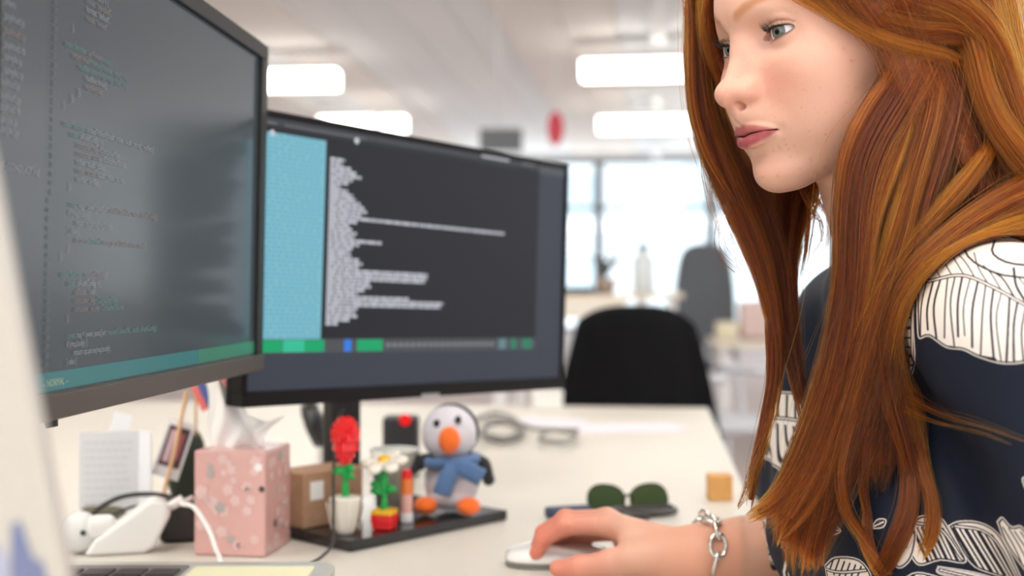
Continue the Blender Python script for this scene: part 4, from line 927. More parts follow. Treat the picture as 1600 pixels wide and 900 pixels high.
# ---------- head, in millimetres: x forward from the corneas, y to her left, z up ----------
YAW, PITCH, ROLL = math.radians(67.0), math.radians(7.2), math.radians(1.8)
HEAD_O = Vector((0.1745, 0.8955, 1.1965))
def head_axes():
    F = Vector((-math.sin(YAW), -math.cos(YAW), 0)); L = Vector((math.cos(YAW), -math.sin(YAW), 0)); U = Vector((0,0,1))
    F2 = F*math.cos(PITCH)-U*math.sin(PITCH); U2 = U*math.cos(PITCH)+F*math.sin(PITCH)
    L3 = L*math.cos(ROLL)+U2*math.sin(ROLL); U3 = U2*math.cos(ROLL)-L*math.sin(ROLL)
    return F2, L3, U3
HF, HL, HU = head_axes()
HM = Matrix(((HF.x,HL.x,HU.x,0),(HF.y,HL.y,HU.y,0),(HF.z,HL.z,HU.z,0),(0,0,0,1)))
HEADM = Matrix.Translation(HEAD_O) @ HM @ Matrix.Scale(.001, 4)
HR = np.array([[HF.x,HL.x,HU.x],[HF.y,HL.y,HU.y],[HF.z,HL.z,HU.z]])
def head_to_world(V): return V@HR.T*.001+np.array(HEAD_O)
def world_to_head(V): return (V-np.array(HEAD_O))@HR*1000

EYE = (-12.3, 31.0, 0.0); EYR = 12.0
LIN, LOUT = 18.0, 45.0      # canthi along y
def lid_curves(y):
    s = np.clip((y-LIN)/(LOUT-LIN), 0, 1)
    mid = -3.2+3.9*s
    up = mid+9.0*(s**.45)*((1-s)**.62)
    lo = mid-8.4*(s**.7)*((1-s)**.62)
    return up, lo
def lip_lines(y):
    a = np.abs(y); s = np.clip(a/25.0, 0, 1)
    stom = -68.6+1.0*np.exp(-(a/4.5)**2)*-.8+.9*s**2*-.2+.6*np.sin(s*PI)
    up = stom+(7.4+.5*np.exp(-((a-5.0)/3.)**2)-.3*np.exp(-(a/2.)**2))*np.clip(1-s**1.7, 0, 1)**.9
    lo = stom-(9.2)*np.clip(1-s**2.1, 0, 1)**.8
    return stom, up, lo
def face_sdf(p, fine=True):
    x, ys, z = p; y = np.abs(ys); q = [x, y, z]
    g = lambda c, s: np.exp(-((x-c[0])/s[0])**2-((y-c[1])/s[1])**2-((z-c[2])/s[2])**2)
    d = ell(q, (-82,0,22), (91,73,92))
    d = smin(d, ell(q, (-44,0,-8), (47,58,80)), 26)                       # front of the face
    d = smin(d, ell(q, (-34,0,-50), (39,45,56)), 20)                      # lower face
    d = smin(d, ell(q, (-22,40,-30), (19,19,20)), 18)                     # cheekbone
    d = smin(d, ell(q, (-35,30,-58), (28,23,28)), 18)                     # cheek
    d = smin(d, cap(q, (-78,50,-60), (-22,12,-95), 13, 13), 18)           # jaw
    d = smin(d, ell(q, (-12,0,-97), (17,19,15.5)), 12)                    # chin
    d = smin(d, cap(q, (4.5,6,20), (-16,42,21), 7.5, 6), 14)
    d = smin(d, ell(q, (-4,0,34), (19,26,26)), 16)               # brow
    d = smin(d, ell(q, (-14,0,-66), (24.5,27,20)), 14)
    d = smin(d, ell(q, (5,0,-53), (17.5,14,10)), 10)                    # mouth mound
    d = smax(d, -ell(q, (11,22,-2), (11,12,10)), 14)                      # orbit, inner
    d = smax(d, -ell(q, (6,41,-3), (12,14,9)), 12)
    # nose
    n = cap(q, (3,0,14), (8.3,0,-6), 6.0, 5.2)
    n = smin(n, cap(q, (6.5,0,-2), (18.5,0,-31), 5.4, 7.2), 7)
    n = smin(n, cap(q, (2,6,-8), (9,9.5,-36), 6.5, 7.5), 9)
    n = smin(n, ell(q, (24.6,0,-37.4), (9.2,9.2,8.6)), 8)                 # tip
    n = smin(n, ell(q, (14.0,11.2,-38.6), (9.8,6.8,7.4)), 7)                # wing
    n = smin(n, cap(q, (18,0,-45.0), (25,0,-42), 4.4, 4.4), 5)            # columella
    d = smin(d, n, 7)
    d = d+.9*g((13,20.0,-37),(8,2.0,6))                                  # crease beside the wing
    d = smax(d, -ell(q, (19.0,7.6,-47.6), (6.0,2.4,3.1)), 1.8)            # nostril
    # philtrum
    d = d+.75*g((17,0,-57),(8,2.1,6))-.45*g((17,4.3,-58),(8,1.7,5))
    # lips
    up = chain(q, [(12.8,0,-64.6),(12.6,5,-64.4),(9.6,12,-65.6),(4.4,19,-67.2),(-1.5,25,-68.6)], [4.3,4.5,4.0,2.9,1.0])
    lo = chain(q, [(11.3,0,-73.6),(10.8,5,-73.4),(8.0,12,-72.4),(3.2,19,-70.6),(-1.5,25,-69)], [5.2,5.1,4.5,3.0,1.0])
    st, _, _ = lip_lines(y)
    d = smin(d, up, 3.0); d = smin(d, lo, 3.0)
    sl = np.abs(z-st)-.28*np.clip(1-y/27, 0, 1)-.05
    cut = np.maximum(np.maximum(sl, y-23.8), -(x-2+.012*y*y*.6))
    d = smax(d, -cut, 1.2)
    d = d+.8*g((2,26.5,-69.5),(9,3,4))                                  # corner dimple
    d = d+1.6*g((9,0,-84),(9,13,4.5))                                      # under the lower lip
    d = d-.8*g((6,0,-98),(9,9,8))
    # eyes
    e = EYE
    lid = sph(q, e, EYR+1.35)
    lid = smin(lid, ell(q, (-6.5,17.5,-3.2),(6,5,5)), 4)
    d = smin(d, lid, 5.5)
    u, l = lid_curves(y)
    r = np.sqrt((x-e[0])**2+(y-e[1])**2+(z-e[2])**2)
    crease_u = u+3.1+.6*np.sin(np.clip((y-LIN)/(LOUT-LIN),0,1)*PI)
    inb = np.clip((y-LIN-1)/5, 0, 1)*np.clip((LOUT+3-y)/6, 0, 1)*(x > -22)
    d = d+1.0*np.exp(-((z-crease_u)/.85)**2)*inb*np.exp(-((r-EYR-2)/4)**2)
    d = d-.9*np.exp(-((z-crease_u-3.6)/2.6)**2)*inb*np.exp(-((r-EYR-2.5)/5)**2)
    d = d+.0*np.exp(-((z-l+5.2)/1.6)**2)*inb*np.exp(-((r-EYR-2)/4)**2)
    op = np.maximum(np.maximum(z-u, l-z)*.85, np.maximum(LIN-y, y-LOUT))
    op = np.maximum(op, -(x+17))
    d = smax(d, -op, .9)
    # socket floor behind the opening so nothing shows through
    d = np.minimum(d, sph(q, e, EYR-.45))
    d = np.minimum(d, ell(q, (-7.4,20.2,-3.2), (3.4,2.8,2.3)))
    # ear
    ear = smax(ell(q, (-92,72,-14), (17,6,31)), -ell(q, (-86,80,-12), (10,6,19)), 4)
    d = smin(d, ear, 4)
    # neck
    nk = cap(p, (-98,0,-50), (-122,0,-190), 49, 50)
    d = smin(d, nk, 22)
    return d
def face_mesh():
    ax = [axis((-182,-60,3),(-60,-26,1.2),(-26,40,.62)),
          axis((-82,-50,2.2),(-50,-8,1.0),(-8,12,.7),(12,48,.5),(48,60,.9),(60,86,2)),
          axis((-196,-116,3),(-116,-80,.9),(-80,-60,.55),(-60,-14,.75),(-14,14,.45),(14,30,.8),(30,118,3))]
    V, F = surface_nets(face_sdf, ax)
    V = newton(face_sdf, V, 1, .15)
    # light relaxation
    return V, F
def lerp3(a, b, t): return a+(np.asarray(b)-a)*t[:, None]
def face_colours(V):
    x, y, z = V.T; a = np.abs(y); n = len(V)
    C = np.tile(np.array([.70,.405,.295]), (n, 1))
    bl = lambda c, s: np.exp(-((x-c[0])/s[0])**2-((a-c[1])/s[1])**2-((z-c[2])/s[2])**2)
    C = lerp3(C, (.74,.47,.37), np.clip(.6*np.clip((z-20)/40,0,1), 0, 1))
    C = lerp3(C, (.74,.27,.19), .36*bl((0,32,-34),(30,22,20)))        # flush on the cheek
    C = lerp3(C, (.72,.24,.17), .60*bl((22,0,-36),(14,12,12)))        # nose
    C = lerp3(C, (.70,.22,.16), .45*bl((15,9,-44.5),(7,7,3.5)))
    C = lerp3(C, (.70,.31,.23), .30*bl((2,0,-98),(14,14,12)))
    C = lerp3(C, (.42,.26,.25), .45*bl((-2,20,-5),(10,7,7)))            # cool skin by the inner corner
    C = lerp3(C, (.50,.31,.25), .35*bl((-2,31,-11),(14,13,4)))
    # lips
    st, up, lo = lip_lines(y)
    e = .55
    m = 1/(1+np.exp(-(up-z)/e*1.3))*1/(1+np.exp(-(z-lo)/e*1.3))*(a < 25.3)*(x > -8)
    up_m = 1/(1+np.exp(-(z-st)/.4))
    lc = np.array([.36,.060,.075])*(1-up_m[:,None])+np.array([.38,.095,.09])*up_m[:,None]
    C = C*(1-m[:,None]*.96)+lc*m[:,None]*.96
    ln = np.exp(-((z-st)/.8)**2)*(a < 26)*(x > -6)
    C = lerp3(C, (.16,.02,.03), ln*.6)
    # lid margins
    u, l = lid_curves(a)
    r = np.sqrt((x-EYE[0])**2+(a-EYE[1])**2+(z-EYE[2])**2); near = (np.abs(r-EYR-.8) < 2.6)*(x > -18)*(a > LIN-1)*(a < LOUT+2)
    mu = np.exp(-((z-u-.2)/.85)**2)*near; ml = np.exp(-((z-l)/.8)**2)*near
    C = lerp3(C, (.05,.025,.02), np.clip(mu*1.1*np.clip((a-LIN-3)/3,0,1), 0, .95))
    C = lerp3(C, (.45,.20,.18), ml*.6)
    C = lerp3(C, (.10,.055,.055), np.exp(-((z-l+.8)/.9)**2)*near*np.clip((a-LIN-6)/10,0,1)*.8)
    ins = (r < EYR+.2)*(x > -17)*(a > LIN-1)*(a < LOUT+1)
    C = lerp3(C, (.62,.22,.19), ins*.8)
    # brows: soft copper hair tint
    by = np.array([5,10,18,28,38,47,54]); bz = np.array([14.0,16.5,20.5,24.0,25.5,24,20]); bw = np.array([2.6,3.6,3.8,3.3,2.6,1.9,1.])
    bc = np.interp(a, by, bz); w = np.interp(a, by, bw)
    k = np.exp(-(np.abs(z-bc)/w)**2.6)*np.clip((a-6)/5,0,1)*np.clip((56-a)/8,0,1)*(x > -30)
    k = k*.72
    C = lerp3(C, (.44,.17,.05), np.clip(k, 0, .85))
    return np.clip(C, 0, 1)
FRECK = [(1219,232,2.2),(1228,226,1.8),(1216,228,1.3),(1232,233,1.3),(1241,228,2),(1184,245,1.5),(1197,243,1.2),(1209,236,1.5),(1289,262,2.6),(1272,269,2.2),
         (1294,250,1.8),(1267,250,1.8),(1250,263,1.2),(1215,275,1.8),(1192,277,2.0),(1290,210,1.6),(1318,76,2.2),(1330,95,2.2),(1252,168,1.1),(1278,176,1.2),
         (1300,183,1.1),(1265,205,1.2),(1235,202,1.0),(1225,218,1.5),(1281,137,1.2),(1256,140,1.2),(1291,175,1.3),(1235,245,1.2),(1246,238,1.0),(1190,108,1.0),
         (1170,100,1.0),(1181,92,1.0),(1152,120,1.0),(1265,247,1.0),(1225,190,1.0),(1210,183,1.0),(1326,135,1.5),(1337,137,1.5),(1322,160,1.2)]

GAZE_Y, GAZE_P = math.radians(17), math.radians(-2)
def eye_meshes(parent):
    m = vcol_mat('eyeball', rough=.08, spec=.6, coat=.3)
    out = []
    nt, npz = 96, 120
    th = np.concatenate([np.linspace(0, .75, 70), np.linspace(.78, PI, 40)]); ph = np.linspace(0, 2*PI, npz, endpoint=False)
    T, Ph = np.meshgrid(th, ph, indexing='ij')
    g = np.array([math.cos(GAZE_Y)*math.cos(GAZE_P), math.sin(GAZE_Y)*math.cos(GAZE_P), math.sin(GAZE_P)])
    a = np.cross([0,0,1.], g); a /= np.linalg.norm(a); b = np.cross(g, a)
    R = EYR+.75*np.clip(1-(T/.56)**2, 0, 1)
    V = R[...,None]*(np.cos(T)[...,None]*g+np.sin(T)[...,None]*(np.cos(Ph)[...,None]*a+np.sin(Ph)[...,None]*b))
    rr = EYR*np.sin(T); fib = .5+.5*np.sin(Ph*37+np.sin(Ph*11)*2)*np.sin(Ph*23+1)
    sc = np.array([.78,.74,.72]); ir = np.array([.075,.098,.088])
    C = np.tile(sc, T.shape+(1,)).astype(float)
    C[...] = sc
    inn = (1/(1+np.exp((rr-5.75)/.16)))*(T < PI/2)
    irc = ir[None,None,:]*(.75+.75*fib[...,None]*np.clip(1-np.abs(rr-3.6)[...,None]/3,0,1))
    irc = irc*(1-.75*np.clip((rr-4.7)/1.0,0,1)[...,None])
    irc = irc+np.array([.06,.04,.0])*np.exp(-((rr-2.6)/.7)**2)[...,None]
    C = C*(1-inn[...,None])+irc*inn[...,None]
    pu = 1/(1+np.exp((rr-2.0)/.12))*(T < PI/2)
    C = C*(1-pu[...,None])+.004
    Vv = V.reshape(-1,3); C = C.reshape(-1,3); n0 = len(th)
    i = np.arange(n0-1)[:,None]*npz; j = np.arange(npz)[None,:]; j2 = (j+1)%npz
    F = np.stack([i+j, i+npz+j, i+npz+j2, i+j2], -1).reshape(-1,4)
    for s in (1,-1):
        W = Vv+np.array([EYE[0], s*EYE[1], EYE[2]])
        out.append(nmesh('eye', head_to_world(W), F, m, parent, cols=np.clip(C,0,1)))
    return out
def lash_mesh(parent):
    V = []; F = []; r = np.random.default_rng(5)
    for s in (1,-1):
        for kind, n in (('u',95),('l',34)):
            for i in range(n):
                t = (i+.5)/n; t = .06+.93*t if kind=='u' else .30+.65*t
                y = LIN+(LOUT-LIN)*t+r.normal()*.15
                u, l = lid_curves(np.array([y])); z = (u if kind=='u' else l)[0]
                z += .1 if kind=='u' else -.1
                dd = (EYR+1.0)**2-(y-EYE[1])**2-(z-EYE[2])**2
                if dd <= 1: continue
                x = EYE[0]+math.sqrt(dd)
                root = np.array([x, y, z]); out = (root-np.array(EYE))/np.linalg.norm(root-np.array(EYE))
                L = (7.6 if kind=='u' else 2.6)*(.65+.5*math.sin(PI*min(1,t*1.05)))*r.uniform(.75,1.12)
                side = (t-.42)*1.1+r.normal()*.13
                d0 = out+np.array([0,side,-.25 if kind=='u' else -.5]); d0 /= np.linalg.norm(d0)
                upv = np.array([.15,side*.5,1.25 if kind=='u' else -.9])
                pts = []
                for k in range(6):
                    q = k/5; pts.append(root+d0*L*q*.75+upv*L*.55*q*q)
                b = len(V)
                for k, p_ in enumerate(pts):
                    rad = (.27 if kind=='u' else .10)*(1-k/5*.85)
                    for c in range(3):
                        an = c*2.094
                        V.append(p_+rad*np.array([math.cos(an)*.4, math.cos(an), math.sin(an)])*np.array([1,1,1]))
                for k in range(5):
                    for c in range(3): F.append((b+3*k+c, b+3*k+(c+1)%3, b+3*k+3+(c+1)%3, b+3*k+3+c))
                if s < 0:
                    for q in range(b, len(V)): V[q] = V[q]*np.array([1,-1,1])
    return nmesh('eyelashes', head_to_world(np.array(V)), F, mat('lash', (.012,.008,.007), .5), parent)
# ---------- her body: head, neck, torso, arms and hand ----------
BY = math.radians(86); BLEAN = math.radians(12)
bF0 = np.array([-math.sin(BY), -math.cos(BY), 0]); bL = np.array([math.cos(BY), -math.sin(BY), 0]); bU0 = np.array([0,0,1.])
bU = bU0*math.cos(BLEAN)+bF0*math.sin(BLEAN); bF = bF0*math.cos(BLEAN)-bU0*math.sin(BLEAN)
BO = np.array([.327, .950, .990])       # between the shoulders
def to_body(p):
    q = [p[i]-BO[i] for i in range(3)]
    return [sum(q[i]*A[i] for i in range(3)) for A in (bF, bL, bU)]
def body_pt(f, l, u): return BO+bF*f+bL*l+bU*u
SHL = body_pt(0,.150,-.012); SHR = body_pt(0,-.150,-.012)
ELR = np.array([.405,1.165,.790]); WRR = np.array(P(1092,869,1.118))
ELL = body_pt(-.02,.225,-.225); WRL = np.array([.12,.60,.778])
NK0 = tuple(head_to_world(np.array([[-110,0,-128.]]))[0]); NK1 = tuple(head_to_world(np.array([[-124,0,-200.]]))[0])
def torso_sdf(p, o=0.0):
    f, l, u = to_body(p); q = [f, np.abs(l), u]
    d = ell(q, (-.005,0,-.135), (.098+o,.140+o,.150+o))
    d = smin(d, cap(q, (0,0,.05), (0,.145,-.012), .038+o, .045+o), .05)
    if o == 0: d = smin(d, cap(p, NK0, NK1, .0475, .050), .03)
    d = smin(d, ell(q, (.062,.070,-.165), (.058+o,.060+o,.058+o)), .04)
    d = smin(d, ell(q, (-.02,0,-.34), (.090+o,.118+o,.16+o)), .06)
    d = smin(d, ell(q, (-.04,0,-.49), (.115+o,.165+o,.12+o)), .06)
    return d
def arms_sdf(p):
    a = cap(p, SHR, ELR, .044, .036); a = smin(a, cap(p, ELR, WRR, .036, .0225), .02)
    b = cap(p, SHL, ELL, .046, .037); b = smin(b, cap(p, ELL, WRL, .037, .023), .02)
    return np.minimum(a, b)
HAND = {}
def hand_sdf(p):
    h = lambda px, py, d: tuple(P(px, py, d))
    wr = h(1092,869,1.118); wz = h(1055,865,1.125)
    palm = cap(p, wr, wz, .0235, .0225)
    K = [h(955,820,1.150), h(948,812,1.172), h(955,818,1.192), h(968,830,1.208)]
    for k, r0 in zip(K, (.0105,.0105,.0100,.0092)): palm = smin(palm, cap(p, h(1045,862,1.135+.2*(k[1]-1.15)), k, .0165, r0), .014)
    palm = smin(palm, cap(p, h(1040,872,1.122), h(985,868,1.128), .0175, .0130), .014)
    palm = smin(palm, cap(p, h(1010,850,1.15), h(980,846,1.185), .014, .012), .012)
    F = [[K[0],h(884,820,1.168),h(850,842,1.180),h(838,864,1.186)], [K[1],h(884,812,1.196),h(850,832,1.208),h(840,853,1.212)],
         [K[2],h(895,822,1.214),h(862,840,1.224),h(850,857,1.226)], [K[3],h(915,836,1.224),h(886,850,1.230),h(872,862,1.232)]]
    R = [(.0105,.0092,.0080,.0068),(.0105,.0092,.0080,.0068),(.0100,.0086,.0075,.0064),(.0092,.0076,.0066,.0057)]
    d = palm
    for pts, rr in zip(F, R):
        c = chain(p, pts, rr, .004); c = smin(c, sph(p, pts[1], rr[1]*1.04), .004)
        d = smin(d, c, .007)
    th = chain(p, [h(1010,874,1.122),h(955,879,1.118),h(905,886,1.126),h(872,888,1.138)], (.0150,.0118,.0098,.0080), .006)
    d = smin(d, th, .009)
    return d
def hand_arm_sdf(p):
    a = smin(cap(p, ELR, WRR, .036, .0235), cap(p, tuple(np.array(WRR)*.6+ELR*.4), WRR, .030, .0235), .02)
    return smin(a, hand_sdf(p), .012)
def build_body(parent):
    V1, F1 = face_mesh(); C1 = face_colours(V1); V1 = head_to_world(V1)
    # freckles painted as pigment where they sit on the skin
    dpx = 800+FPX*V1[:,0]/V1[:,1]; dpy = 450-FPX*(V1[:,2]-CZ)/V1[:,1]
    H = world_to_head(V1)
    rr = np.random.default_rng(3)
    front = (H[:,1] > -12)&(H[:,0] > -75)
    idx = np.where(front)[0]
    spots = [(x, y, r_) for x, y, r_ in FRECK]
    allow = np.zeros(len(V1))
    for x, y, r_ in spots:
        g = np.exp(-(((dpx-x)**2+(dpy-y)**2)/(r_*1.15)**2))*front*(H[:,1] > 0); allow = np.maximum(allow, g*rr.uniform(.3,.55))
    # fine scatter, denser on nose and cheeks
    n = 520; sl = rr.choice(idx, n); P3 = H[sl]; den = np.exp(-((P3[:,2]+25)/32)**2)*.8+.25; keep = rr.random(n) < den
    for c in P3[keep]:
        m = (np.abs(H[:,2]-c[2]) < 2)&(np.abs(H[:,1]-c[1]) < 2)
        j = np.where(m)[0]; d2 = ((H[j]-c)**2).sum(1); s_ = rr.uniform(.3,.6); allow[j] = np.maximum(allow[j], np.exp(-d2/s_**2)*rr.uniform(.08,.30))
    C1 = lerp3(C1, (.46,.20,.09), np.clip(allow, 0, .7))
    # torso + left arm, coarse, all under cloth
    fn = lambda p: smax(smin(torso_sdf(p), arms_sdf(p), .03), -np.maximum(p[2]-.746, p[0]-.275), .004)
    ax = [np.arange(.02,.62,.007), np.arange(.52,1.30,.007), np.arange(.38,1.08,.007)]
    V2, F2 = surface_nets(fn, ax)
    # forearm and hand
    ax = [np.arange(.00,.215,.0011), np.arange(1.07,1.25,.0011), np.arange(DESK+.001,.83,.0011)]
    V3, F3 = surface_nets(hand_arm_sdf, ax); V3 = newton(hand_arm_sdf, V3, 1, .0004)
    ax = [np.arange(.205,.44,.004), np.arange(1.05,1.22,.004), np.arange(.742,.84,.004)]
    V4, F4 = surface_nets(hand_arm_sdf, ax)
    base = np.array([.70,.405,.295]); C2 = np.tile(base, (len(V2),1)); C4 = np.tile(base, (len(V4),1)); C3 = np.tile(base, (len(V3),1))
    x = V3[:,0]; C3 = lerp3(C3, (.76,.20,.135), np.clip((.11-x)/.09, 0, 1)*.85)
    C3 = lerp3(C3, (.76,.385,.265), np.clip((x-.10)/.06, 0, 1))
    nail = np.exp(-(((V3-np.array(P(872,884,1.138)))**2).sum(1))/.006**2); C3 = lerp3(C3, (.76,.40,.32), nail*.6)
    V = np.concatenate([V1,V2,V3,V4]); o1, o2, o3 = len(V1), len(V1)+len(V2), len(V1)+len(V2)+len(V3)
    F = np.concatenate([F1,F2+o1,F3+o2,F4+o3]); C = np.concatenate([C1,C2,C3,C4])
    m = skin_mat()
    return nmesh('body', V, F, m, parent, cols=C)
def skin_mat():
    m = vcol_mat('skin', rough=.46, spec=.42); nt = m.node_tree; b = nt.nodes['Principled BSDF']
    b.inputs['Subsurface Weight'].default_value = .22; b.inputs['Subsurface Radius'].default_value = (1.0,.35,.2); b.inputs['Subsurface Scale'].default_value = .004
    tc = nt.nodes.new('ShaderNodeTexCoord'); n = nt.nodes.new('ShaderNodeTexNoise'); n.inputs['Scale'].default_value = 900; n.inputs['Detail'].default_value = 2
    nt.links.new(tc.outputs['Object'], n.inputs['Vector']); bp = nt.nodes.new('ShaderNodeBump'); bp.inputs['Strength'].default_value = .22; bp.inputs['Distance'].default_value = .0004
    nt.links.new(n.outputs['Fac'], bp.inputs['Height']); nt.links.new(bp.outputs['Normal'], b.inputs['Normal'])
    return m
# ---------- blouse ----------
def fold(p):
    f, l, u = to_body(p)
    return .0022*np.sin(u*38+np.sin(f*22)*1.8+l*14)+.0016*np.sin(f*52+u*21+1)+.0012*np.sin((u+l)*75+f*30)
def blouse_sdf(p):
    x, y, z = p
    d = torso_sdf(p, .012)
    q = [abs(0)]
    ls = cap(p, SHL, ELL, .058, .074)
    d = smin(d, ls, .035)
    rs = cap(p, SHR, (.292,1.115,.850), .056, .062)
    rs = smin(rs, cap(p, (.292,1.115,.850), (.40,1.16,.80), .062, .062), .03)
    rs = smin(rs, cap(p, (.290,1.13,.830), (.235,1.125,.790), .050, .040), .03)
    rs = smax(rs, -(x-.233), .004)
    d = smin(d, rs, .03)
    d = smin(d, ell(to_body(p), (.055,-.02,-.16), (.075,.12,.09)), .05)
    nk = np.array(head_to_world(np.array([[-104,0,-95.]]))[0]); nb = np.array(head_to_world(np.array([[-122,0,-185.]]))[0])
    d = smax(d, -cap(p, nk, nb+np.array([-.012,0,0]), .060, .060), .01)
    d = smax(d, -(z-.43), .004)
    d = d+fold(p)
    return smax(d, -np.maximum(z-.745, x-.275), .004)
def split_quads(V, F):
    """one midpoint subdivision with shared edge points"""
    n = len(V); E = np.concatenate([F[:, [i,(i+1)%4]] for i in range(4)]); Es = np.sort(E, 1)
    key = Es[:,0].astype(np.int64)*n+Es[:,1]; u, inv = np.unique(key, return_inverse=True)
    a = (u//n).astype(int); b = (u % n).astype(int); Em = (V[a]+V[b])/2; Fm = V[F].mean(1)
    e = inv.reshape(4, len(F)).T+n; c = np.arange(len(F))+n+len(u)
    Q = np.concatenate([np.stack([F[:,i], e[:,i], c, e[:,(i+3)%4]], 1) for i in range(4)])
    return np.concatenate([V, Em, Fm]), Q
def seg_d(x, y, pts):
    d = np.full(x.shape, 1e9)
    for (x0,y0),(x1,y1) in zip(pts, pts[1:]):
        dx, dy = x1-x0, y1-y0; t = np.clip(((x-x0)*dx+(y-y0)*dy)/(dx*dx+dy*dy+1e-9), 0, 1)
        d = np.minimum(d, np.hypot(x-x0-t*dx, y-y0-t*dy))
    return d
def inside(x, y, pts):
    c = np.zeros(x.shape, bool); n = len(pts)
    for i in range(n):
        x0,y0 = pts[i]; x1,y1 = pts[(i+1)%n]
        if y0 == y1: continue
        m = ((y0 > y) != (y1 > y))&(x < (x1-x0)*(y-y0)/(y1-y0)+x0); c ^= m
    return c
NAVY = np.array([.0050,.0095,.022]); CREAM = np.array([.80,.74,.68]); INK = np.array([.012,.013,.022])
def print_cols(V):
    """leaf print, drawn on the cloth seen square from its near side (cloth units: about half a millimetre)"""
    # fixed drawing plane of the print: 19.8 degrees round from the room's depth axis, 0.8 m scale
    th = math.atan2(.345, .94); c_, s_ = math.cos(th), math.sin(th)
    a = (V[:,0]*c_-V[:,1]*s_); dpt = V[:,0]*s_+V[:,1]*c_
    a0 = 0.0
    # perspective-free cloth coordinates, in units matching the drawing below
    K = 1900/.862
    x = 1450+(a-ORG[0])*K; y = 640-(V[:,2]-ORG[1])*K
    C = np.tile(NAVY, (len(V),1)).astype(float)
    near = V[:,1] < .98
    def mixin(w, col):
        w = np.clip(w, 0, 1)[:,None]; C[:] = C*(1-w)+col*w
    def leaf(poly, vein, ribs, m0, rim=2.2, ink=2.0, smooth_=True):
        poly = [tuple(q) for q in catmull(poly+[poly[0]], len(poly)*4+1)][:-1] if smooth_ else poly
        vein = [tuple(q) for q in catmull(vein, len(vein)*4)] if len(vein) > 2 else vein
        P_ = np.array(poly); bb = (x > P_[:,0].min()-6)&(x < P_[:,0].max()+6)&(y > P_[:,1].min()-6)&(y < P_[:,1].max()+6)&m0
        j = np.where(bb)[0]
        if not len(j): return
        xs, ys = x[j], y[j]; d = seg_d(xs, ys, poly+[poly[0]])*np.where(inside(xs, ys, poly), 1, -1)
        def put(w, col): w = np.clip(w, 0, 1)[:,None]; C[j] = C[j]*(1-w)+col*w
        ins_ = np.clip(d/1.0+.5, 0, 1); put(ins_, CREAM)
        inn = np.clip((d-1.5)/1.0+.5, 0, 1)
        put(inn*np.clip((rim+1.6-d)/1.0+.5, 0, 1), INK)
        for r_ in ribs:
            wd_ = isinstance(r_[-1], (int,float)); rp_ = r_[:-1] if wd_ else r_; rp_ = [tuple(q) for q in catmull(rp_, 9)] if len(rp_) > 2 else rp_
            dd = seg_d(xs, ys, rp_); w = r_[-1] if wd_ else 1.3
            put(inn*np.clip((w-dd)/.9+.5, 0, 1), INK)
        dv = seg_d(xs, ys, vein); put(inn*np.clip((2.9-dv)/1+.5, 0, 1), INK); put(inn*np.clip((1.0-dv)/.8+.5, 0, 1), CREAM)
    r = random.Random(2)
    # shoulder leaf
    poly = [(1436,470),(1438,425),(1452,398),(1490,380),(1540,372),(1600,374),(1700,400),(1740,470),(1690,520),(1640,515),(1610,530),(1585,548),(1552,553),(1520,545),(1500,536),(1478,534),(1455,520),(1440,524),(1437,500)]
    vein = [(1452,440),(1500,432),(1545,452),(1590,478),(1640,492),(1700,500)]
    ribs = []
    for i in range(26):
        t = i/25; px = 1440+t*250; py = float(np.interp(px, [v[0] for v in vein], [v[1] for v in vein]))
        ribs.append([(px,py),(px-6+r.uniform(-4,4),py+40),(px-4+r.uniform(-5,5),py+r.uniform(70,110)), r.choice([.9,1.1,1.5])])
    for i in range(16):
        t = i/15; px = 1455+t*240; py = float(np.interp(px, [v[0] for v in vein], [v[1] for v in vein]))
        ribs.append([(px,py),(px-14,py-26),(px-22+r.uniform(-6,6),py-r.uniform(36,60)), r.choice([.9,1.3,1.8])])
    ribs.append([(1484,534),(1510,543),(1540,548),3.5])
    ribs.append([(1500,385),(1512,410),(1545,430),(1580,436),1.5]); ribs.append([(1545,380),(1540,400),(1560,415),(1600,420),1.6])
    leaf(poly, vein, ribs, near)
    # narrow upright blades by the hair edge
    leaf([(1404,470),(1420,405),(1438,396),(1434,450),(1432,500),(1434,560),(1418,600),(1402,560)], [(1430,402),(1430,560)], [[(1400,425+15*j),(1429,419+15*j),1.4+1.3*(j % 3 == 0)] for j in range(11)], near)
    # big spiky spray at the lower right: broad blades either side of a dark midrib
    dg = lambda x0, x1, y0, y1, n, sl, w_: [[(x0+(x1-x0)*q/n,y0),(x0+(x1-x0)*q/n+sl,y1),w_ if q % 2 else w_*1.9] for q in range(n)]
    leaf([(1424,842),(1434,794),(1468,789),(1484,808),(1506,850),(1470,850),(1440,860)], [(1436,800),(1470,806),(1500,846)], dg(1430,1480,806,852,7,22,1.2), near)
    leaf([(1480,800),(1496,792),(1530,789),(1552,800),(1574,842),(1582,866),(1530,862),(1506,846)], [(1490,800),(1540,806),(1574,858)], dg(1488,1548,804,860,7,34,1.4), near)
    leaf([(1466,858),(1520,864),(1600,880),(1700,905),(1700,920),(1600,896),(1520,878),(1468,870)], [(1470,864),(1600,888),(1700,912)], [], near, rim=.6)
    leaf([(1400,905),(1430,872),(1462,872),(1500,884),(1540,895),(1580,905),(1580,940),(1400,940)], [(1410,930),(1450,890),(1520,900)], dg(1410,1580,876,930,16,-12,1.6), near)
